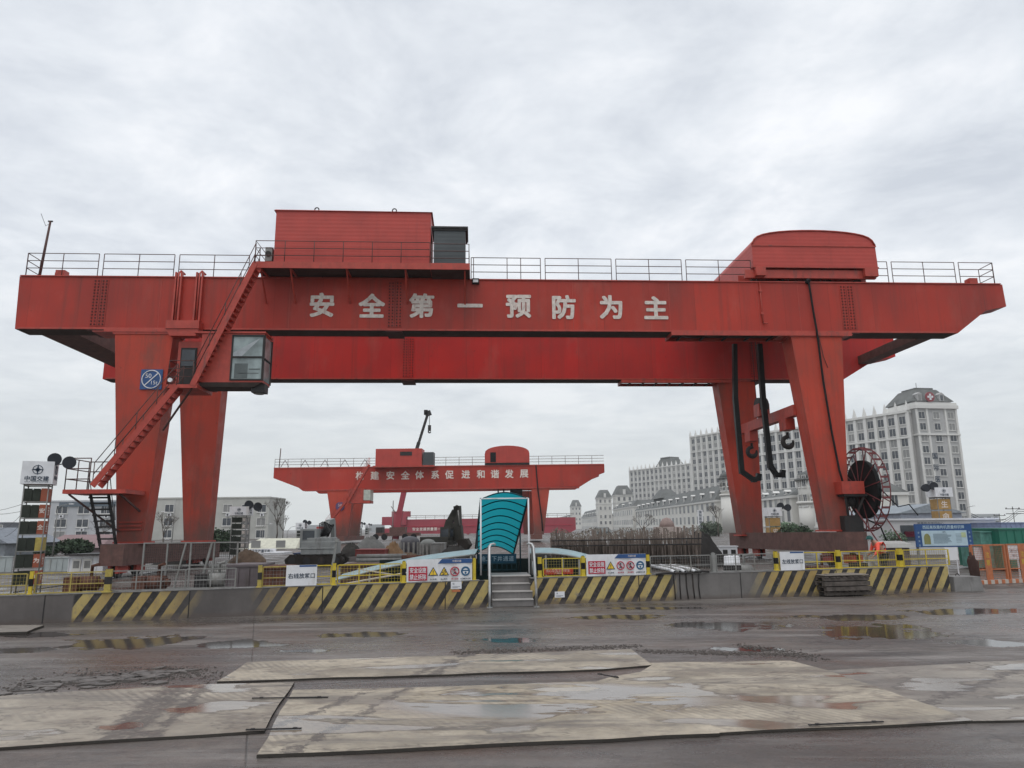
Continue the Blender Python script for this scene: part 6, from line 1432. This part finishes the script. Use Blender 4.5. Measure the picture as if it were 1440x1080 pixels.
def tower(r, x0, x1, d0, d1, ze, zr, rows, k=.5, round_=False, steps=()):
    if round_:
        cx_, cy_, R = (x0 + x1) / 2, (d0 + d1) / 2, (x1 - x0) / 2; b = MB(); b.tube([(cx_, cy_, 0), (cx_, cy_, ze - 4.6)], R, 20); b.tube([(cx_, cy_, ze - 4.6), (cx_, cy_, ze - 4.1)], R * 1.08, 20); b.tube([(cx_, cy_, ze - 4.1), (cx_, cy_, ze)], R * .95, 20); t = b.build('tower', WALLF, r)
        b = MB(); b.tube([(cx_, cy_, ze), (cx_, cy_, ze + .4)], R * 1.1, 20); b.tube([(cx_, cy_, ze + .4), (cx_, cy_, ze + .4 + (zr - ze) * .4), (cx_, cy_, zr - .6), (cx_, cy_, zr)], [R, R * .9, R * .55, R * .12], 20); b.build('tower_roof', ROOF, t)
        for i in range(-3, 4):
            a = PI + .5 + i * .42; windows(t, [(cx_ - math.sin(a) * 0 + R * .96 * math.cos(a + PI / 2), cy_ + R * .96 * math.sin(a + PI / 2), z) for z in rows], .8, 2.2, 100, rz=a + PI)
        return t
    b = MB(); b.box(x0, x1, d0, d1, 0, ze); t = b.build('tower', WALLF, r)
    b = MB(); b.box(x0 - .4, x1 + .4, d0 - .4, d1 + .4, ze, ze + .5); b.box(x0 - .25, x1 + .25, d0 - .25, d1 + .25, ze - 3.9, ze - 3.5); b.build('cornice', TRIM, t)
    b = MB(); b.frustum(x0 - .5, x1 + .5, d0 - .5, d1 + .5, ze + .5, zr, k); b.build('tower_roof', ROOF, t)
    b = MB(); b.box(x1 + .0, x1 + .9, (d0 + d1) / 2 - .7, (d0 + d1) / 2 + .7, ze + .6, ze + (zr - ze) * .6); b.build('dormer', TRIM, t)
    m = 3; windows(t, [(x1, d0 + (d1 - d0) * (i + .5) / m, z) for i in range(m) for z in rows], 1.2, 2.0, 100, rz=PI / 2)
    windows(t, [(x0 + (x1 - x0) * (i + .5) / m, d0, z) for i in range(m) for z in rows[:2]], 1.2, 2.0, 100)
    return t
def castle(label): return thing('castle_building', label, 'building', (XC, 200, 0), -PI / 2, 'castle like pale buildings with slate roofs')
# middle building: wing left of the rear leg plus its round tower
r = castle('castle like building with long slate roof and round tower left of the crane leg')
x0, x1 = ku(893), ku(1006); ze = kz(1006, 703); zr = ze + 4.3
wing(r, x0, x1, ze, zr, [ze - 3.0 - 3.6 * k for k in range(3)], 0, 12, 5.6, 12, ww=2.7)
x0t = ku(1012); R_ = 3.6; tower(r, x1 + 2, x1 + 2 + 2 * R_, 0, 2 * R_, kz(1016, 673), kz(1016, 659), [kz(1016, 690), kz(1016, 684)], round_=True)
b = MB(); b.frustum(x0 + (x1 - x0) * .25, x0 + (x1 - x0) * .40, 1, 9, zr - .5, zr + 3.2, .4); b.build('roof_turret', ROOF, r)
# near building between the right legs
r = castle('castle like building with dormers and domed tower seen between the right crane legs')
x0, x1 = ku(1052), ku(1112); ze = kz(1100, 698); zr = kz(1100, 686)
wing(r, x0, x1, ze, zr, [kz(1095, 716), kz(1095, 734)], 0, 10, 3.0, 4)
tower(r, x1 + .5, x1 + 8.0, 0, 7.5, kz(1122, 676), kz(1122, 658), [kz(1122, 685), kz(1122, 712)], round_=True)
wing(r, x1 + 8.5, x1 + 24, ze - .6, zr, [kz(1095, 718), kz(1095, 735)], 1, 10, 3.0, 3)
# far building with three towers
r = castle('farthest castle like building with three pyramid roofed towers')
def tw(a_, c_, ye, yr, pxr=None):
    pf = a_ + (c_ - a_) * .28; x = ku(pf); Yc = 200 - x; wdt = (c_ - pf) / 1000 * Yc * 1.05
    ze = kz(pf, ye); tower(r, x - wdt * 1.6, x, 0, wdt, ze, kz(pf, yr), [ze - 2.8, ze - 7.5, ze - 13, ze - 17], .5)
tw(858, 888, 697, 682); tw(834, 859, 701, 688.5); tw(798, 816, 713, 703)
xa, xb_ = ku(817), ku(838); ze = kz(838, 726); wing(r, xa, xb_, ze, kz(838, 715), [ze - 4, ze - 9, ze - 14], 0, 12, 8.0, 6, ww=3.8)
xa, xb_ = ku(782), ku(801); ze = kz(801, 729); wing(r, xa, xb_, ze, ze + 4, [ze - 4, ze - 9], 0, 12, 10.0, 3, ww=5)
xa, xb_ = ku(864), ku(892); ze = kz(890, 712); wing(r, xa, xb_, ze, ze + 3, [ze - 4, ze - 8.5, ze - 13], -1.0, 12, 6.0, 3, ww=2.8)
# small pale houses in front of the castle row
shed('gabled_house', 'small grey roofed house before the three towered building', 838, 861, 751, 741, 170, 9, WHITE, ROOF)
r = castle_small = thing('entrance_gate', 'small pink domed gatehouse before the castle buildings', 'gatehouse', (at(925, 760, 110).x, 110, 0))
b = MB(); b.box(0, 3.6, 0, 3, 0, 1.9); b.build('wall', flat('pale_pink_wall', (.40, .33, .30), .8), r); b = MB()
b.tube([(1.8, 1.5, 1.9), (1.8, 1.5, 2.6), (1.8, 1.5, 3.1), (1.8, 1.5, 3.3)], [1.2, 1.0, .6, .1], 16); b.build('dome', flat('salmon_dome', (.27, .20, .18), .85), r)

# silos / domes in mid distance
def dome(label, px0, px1, ytop, Y, m_):
    a_, c_ = at(px0, 770, Y), at(px1, 770, Y); R = (c_.x - a_.x) / 2; z = at(px0, ytop, Y).z; r = thing('storage_dome', label, 'dome', ((a_.x + c_.x) / 2, Y, 0), 0, 'grey storage domes in the distance')
    b = MB(); n = 9; zs = z - R * .62; b.tube([(0, 0, 0), (0, 0, max(.2, zs))] + [(0, 0, max(.2, zs) + R * .62 * math.sin(PI / 2 * k / n)) for k in range(1, n + 1)], [R, R] + [max(.02, R * math.cos(PI / 2 * k / n)) for k in range(1, n + 1)], 24); b.build('shell', m_, r)
    b = MB()
    for k in range(12): a = 2 * PI * k / 12; b.beam((R * 1.01 * math.cos(a), R * 1.01 * math.sin(a), 0), (R * 1.01 * math.cos(a), R * 1.01 * math.sin(a), max(.2, zs)), .15)
    b.build('ribs', GREYM, r)
dome('dark grey storage dome behind the mobile crane', 563, 590, 754, 57, flat('dark_grey_shell', (.10, .10, .11), .7))
dome('lighter storage dome left of the dark excavator', 591, 613, 758, 55, flat('mid_grey_shell', (.17, .18, .17), .7))
crate_like('transformer_kiosk', 'grey kiosk at the foot of the lighter dome', 'kiosk', 606, 624, 765, 50, GREYM, 2)
crate_like('site_cabin', 'pale site cabin left of the grey excavator', 'site cabin', 402, 430, 767, 85, WALLB, 4)
b = MB(); q = at(420, 780, 46); tag(crate_like('blue_skip', 'blue tarpaulin covered skip left of the grey excavator tracks', 'skip', 413, 430, 779, 44, flat('navy_tarpaulin', (.03, .05, .12), .7), 1.6), None)
heap('spoil_heap', 'low dark spoil heap beyond the skip', 'heap', (at(560, 780, 47).x, 47), 5.5, 1.6, .35, flat('dark_spoil', (.06, .05, .045), .9), jit=.15)

# ------------------------------------------------------------------ vegetation
LEAF = flat('dark_evergreen_leaf', (.035, .055, .03), .7, var=.5, scale=2); BARK = flat('grey_bark', (.10, .085, .07), .9)
LEAFL = flat('pale_green_leaf', (.10, .16, .09), .7, var=.4, scale=2)
def bushy(label, px, Y, w, h, z0, leafm, n=1500, cat='tree'):
    c = at(px, 770, Y); r = thing('bushy_tree', label, cat, (c.x, Y, 0), 0, 'clipped evergreen trees behind the works'); rn = random.Random(int(px * 3 + Y))
    b = MB(); b.tube([(0, 0, 0), (.05, 0, z0 + h * .3), (0, 0, z0 + h * .7)], [.12, .09, .04], 7)
    for k in range(7): a = k * .9; b.tube([(0, 0, z0 + h * .2), (w * .3 * math.cos(a), w * .3 * math.sin(a), z0 + h * (.4 + .06 * k))], [.06, .02], 5)
    b.build('trunk', BARK, r); b = MB(); clumps = [(rn.uniform(-.8, .8) * w / 2, rn.uniform(-.8, .8) * w / 2, z0 + h * rn.uniform(.15, .85)) for _ in range(26)]
    for _ in range(n):
        cc = rn.choice(clumps); v = Vector((rn.gauss(0, 1), rn.gauss(0, 1), rn.gauss(0, .8))).normalized() * (w * .24) * rn.random() ** .4
        p = Vector(cc) + v
        if ((p.x / (w / 2)) ** 2 + (p.y / (w / 2)) ** 2 + ((p.z - z0 - h * .45) / (h * .58)) ** 2) > 1.15: continue
        s = w * .05 * rn.uniform(.6, 1.4); u_ = Vector((rn.gauss(0, 1), rn.gauss(0, 1), rn.gauss(0, 1))).normalized(); v_ = u_.orthogonal().normalized(); i0 = len(b.v)
        b.v += [tuple(p - u_ * s), tuple(p + v_ * s * .6), tuple(p + u_ * s), tuple(p - v_ * s * .6)]; b.face([i0, i0 + 1, i0 + 2, i0 + 3])
    b.build('crown', leafm, r)
def bare(label, px, Y, h, spread=.5, depth=5, z0=0):
    c = at(px, 770, Y); r = thing('bare_tree', label, 'tree', (c.x, Y, 0), 0, 'leafless trees by the apartment blocks'); rn = random.Random(int(px * 7)); t = MB(); b = MB()
    def br(p, d, l, rad, k):
        q = p + d * l; (t if k >= depth - 0 else b).tube([p, p.lerp(q, .5) + Vector((rn.gauss(0, .03), rn.gauss(0, .03), 0)) * l, q], [rad, rad * .85, rad * .65], 5)
        if k == 0: return
        for _ in range(3 if k > 1 else 4): dd = (d + Vector((rn.gauss(0, spread), rn.gauss(0, spread), rn.uniform(0, .35)))).normalized(); br(q, dd, l * rn.uniform(.62, .8), rad * .6, k - 1)
    br(Vector((0, 0, z0)), Vector((0, 0, 1)), h * .3, h * .018, depth)
    t.build('trunk', BARK, r); b.build('branches', BARK, r)
bushy('dark clipped evergreen in front of the reddish workshop', 104, 66, 3.0, 1.35, 0, LEAF, 2600)
bushy('smaller dark evergreen at the left of the reddish workshop', 64, 62, 1.8, .9, 0, LEAF, 1200)
bushy('rounded dark evergreen right of the left rear crane leg', 311, 70, 2.9, 2.2, 0, LEAF, 2200)
bushy('pale green shrub beside the cable reel', 1256, 44, 1.6, 1.5, .2, LEAFL, 1000)
bushy('grey green shrub beside the vertical white sign', 1000, 140, 4.5, 2.8, 0, flat('grey_green_leaf', (.08, .10, .07), .8, var=.4), 1500)
bushy('dark low evergreen on the right crane beam line', 1120, 60, 2.6, 1.5, .6, LEAF, 1300)
bushy('pale shrub under the golden light tower between the crane legs', 1108, 75, 4.0, 2.0, .2, LEAFL, 1300)
bare('leafless tree between the left crane legs', 228, 85, 4.6, .5, 5)
bare('leafless tree right of the beige block', 388, 150, 9.5, .32, 5)
bare('second leafless tree beside the cream shed', 397, 150, 6.0, .5, 4)
bare('leafless tree behind the blue grey block ladder', 135, 90, 4.0, .55, 5)
bare('leafless reddish tree in front of the castle buildings', 905, 120, 5.0, .55, 5)
bare('leafless tree beside the vertical white sign', 1012, 135, 6.5, .5, 5)
b = MB(); rn = random.Random(11)
for k in range(2600):
    px = rn.uniform(775, 985); Yq = rn.uniform(85, 130); c = at(px, 765, Yq); z = rn.uniform(0, 1.5 + .4 * math.sin(px * .13)); s = .13 * rn.uniform(.6, 1.5); u_ = Vector((rn.gauss(0, 1), rn.gauss(0, 1), rn.gauss(0, 1))).normalized(); v_ = u_.orthogonal().normalized(); p = Vector((c.x, Yq, z)); i0 = len(b.v)
    b.v += [tuple(p - u_ * s), tuple(p + v_ * s * .6), tuple(p + u_ * s), tuple(p - v_ * s * .6)]; b.face([i0, i0 + 1, i0 + 2, i0 + 3])
tag(b.build('scrub', flat('brown_scrub', (.13, .11, .085), .9, var=.4)), 'brown winter scrub in front of the castle buildings', kind='stuff')

# ------------------------------------------------------------------ poles, wires, distant skyline
def pole(label, px, Y, ytop, arm=0, r0=.06, wires=None):
    c = at(px, 770, Y); z = at(px, ytop, Y).z; r = thing('street_lamp' if arm else 'utility_pole', label, 'street lamp' if arm else 'utility pole', (c.x, Y, 0), 0)
    b = MB(); b.tube([(0, 0, 0), (0, 0, z)], [r0, r0 * .6], 7); b.build('pole', GREYM, r)
    if arm: b = MB(); b.tube([(0, 0, z * .99), (arm * .25, 0, z + abs(arm) * .28), (arm, 0, z + abs(arm) * .42)], r0 * .5, 6); b.build('arm', GREYM, r); b = MB(); b.cbox((arm * 1.1, 0, z + abs(arm) * .42), (abs(arm) * .35, .16, .08)); b.build('lamp_head', WHITE, r)
    else:
        b = MB()
        for k in (.3, .9): b.beam((-.9, 0, z - k), (.9, 0, z - k), .08)
        for x in (-.8, 0, .8): b.cbox((x, 0, z - .2), (.08, .08, .14))
        b.build('crossarm', DARK, r)
pole('curved arm street lamp before the blue grey block', 75, 60, 716, 1.0)
pole('thin street lamp right of the beige block', 403, 110, 747, 2.2)
pole('thin pole behind the cream shed sign', 368, 90, 741, .9)
pole('thin street lamp between the left crane legs', 241, 100, 725, -1.4)
pole('utility pole with crossarms at the far right', 1432, 90, 712)
pole('shorter utility pole left of the far right one', 1412, 110, 722)
pole('thin street lamp right of the hospital tower', 1366, 80, 716, .8)
r = thing('overhead_wires', 'thin overhead wires sagging at the right edge of the site', 'wires')
for k in range(3):
    b = MB(); a_, c_ = at(1432, 716 + 3 * k, 90), at(1366, 722 + 3 * k, 80); b.tube([a_.lerp(c_, t / 8) - Vector((0, 0, 1.2 * math.sin(PI * t / 8))) for t in range(9)], .03, 4); b.tube([a_, a_ + Vector((14, 2, -.3))], .03, 4); b.build('wire', DARK, r)
r = thing('overhead_wires', 'thin overhead wires fanning out left of the large light tower', 'wires')
for k, (ya, yb) in enumerate(((718, 717), (700, 706), (745, 712), (755, 722))):
    b = MB(); a_, c_ = at((-40, -40, 0, 6)[k], ya + (0, 18, 0, 0)[k], 50), at(40, yb, 40); b.tube([a_.lerp(c_, t / 6) - Vector((0, 0, .25 * math.sin(PI * t / 6))) for t in range(7)], .012, 4); b.build('wire', DARK, r)
# far skyline of pale blocks closing the horizon
rn = random.Random(21); FARW = flat('far_pale_block', (.42, .44, .45), .9, var=.1, scale=.02)
for k, (px, ww, yt, lb) in enumerate(((440, 18, 760, 'far pale block behind the grey excavator'), (477, 14, 763, 'far pale block right of the second gantry left leg'), (497, 10, 757, 'slim far tower block among the far light towers'), (525, 22, 762, 'broad far block left of the pink crane'), (600, 30, 765, 'low far block behind the storage domes'), (650, 16, 758, 'far block behind the dark excavator arm'), (790, 16, 756, 'far block right of the second gantry'), (765, 10, 762, 'small far block beside the second gantry right leg'), (1385, 40, 728, 'far low block right of the hospital tower'), (10, 60, 762, 'far low block at the left edge'), (190, 40, 752, 'far low block between the apartment blocks'))):
    Yq = 480; 
    if px == 1385: yt = 731
    a_, c_ = at(px - ww / 2, yt - 8, Yq), at(px + ww / 2, yt - 8, Yq); r = thing('far_block', lb, 'building', (a_.x, Yq, 0), 0, 'pale blocks on the horizon'); w = c_.x - a_.x; z = max(a_.z, 5)
    b = MB(); b.box(0, w, 0, 12, 0, z); b.build('wall', FARW, r); b = MB(); n = max(2, int(w / 4)); m = max(1, int(z / 3.5))
    for i in range(n):
        for j in range(m): b.box(w * (i + .25) / n, w * (i + .75) / n, -.06, 0, 1 + j * 3.4, 2.6 + j * 3.4)
    b.build('window_grid', FARGLASS, r)

# ------------------------------------------------------------------ haze
hm_ = bpy.data.materials.new('haze_air'); hm_.use_nodes = True; t = hm_.node_tree; t.nodes.clear()
o_ = t.nodes.new('ShaderNodeOutputMaterial'); v_ = t.nodes.new('ShaderNodeVolumePrincipled'); v_.inputs['Color'].default_value = (.93, .96, .98, 1); v_.inputs['Density'].default_value = .0003; v_.inputs['Anisotropy'].default_value = .2
t.links.new(v_.outputs[0], o_.inputs['Volume'])
b = MB(); b.box(-700, 900, -70, 900, -1, 90); hz_ = b.build('haze', hm_); tag(hz_, 'thin grey haze over the whole site', kind='stuff')
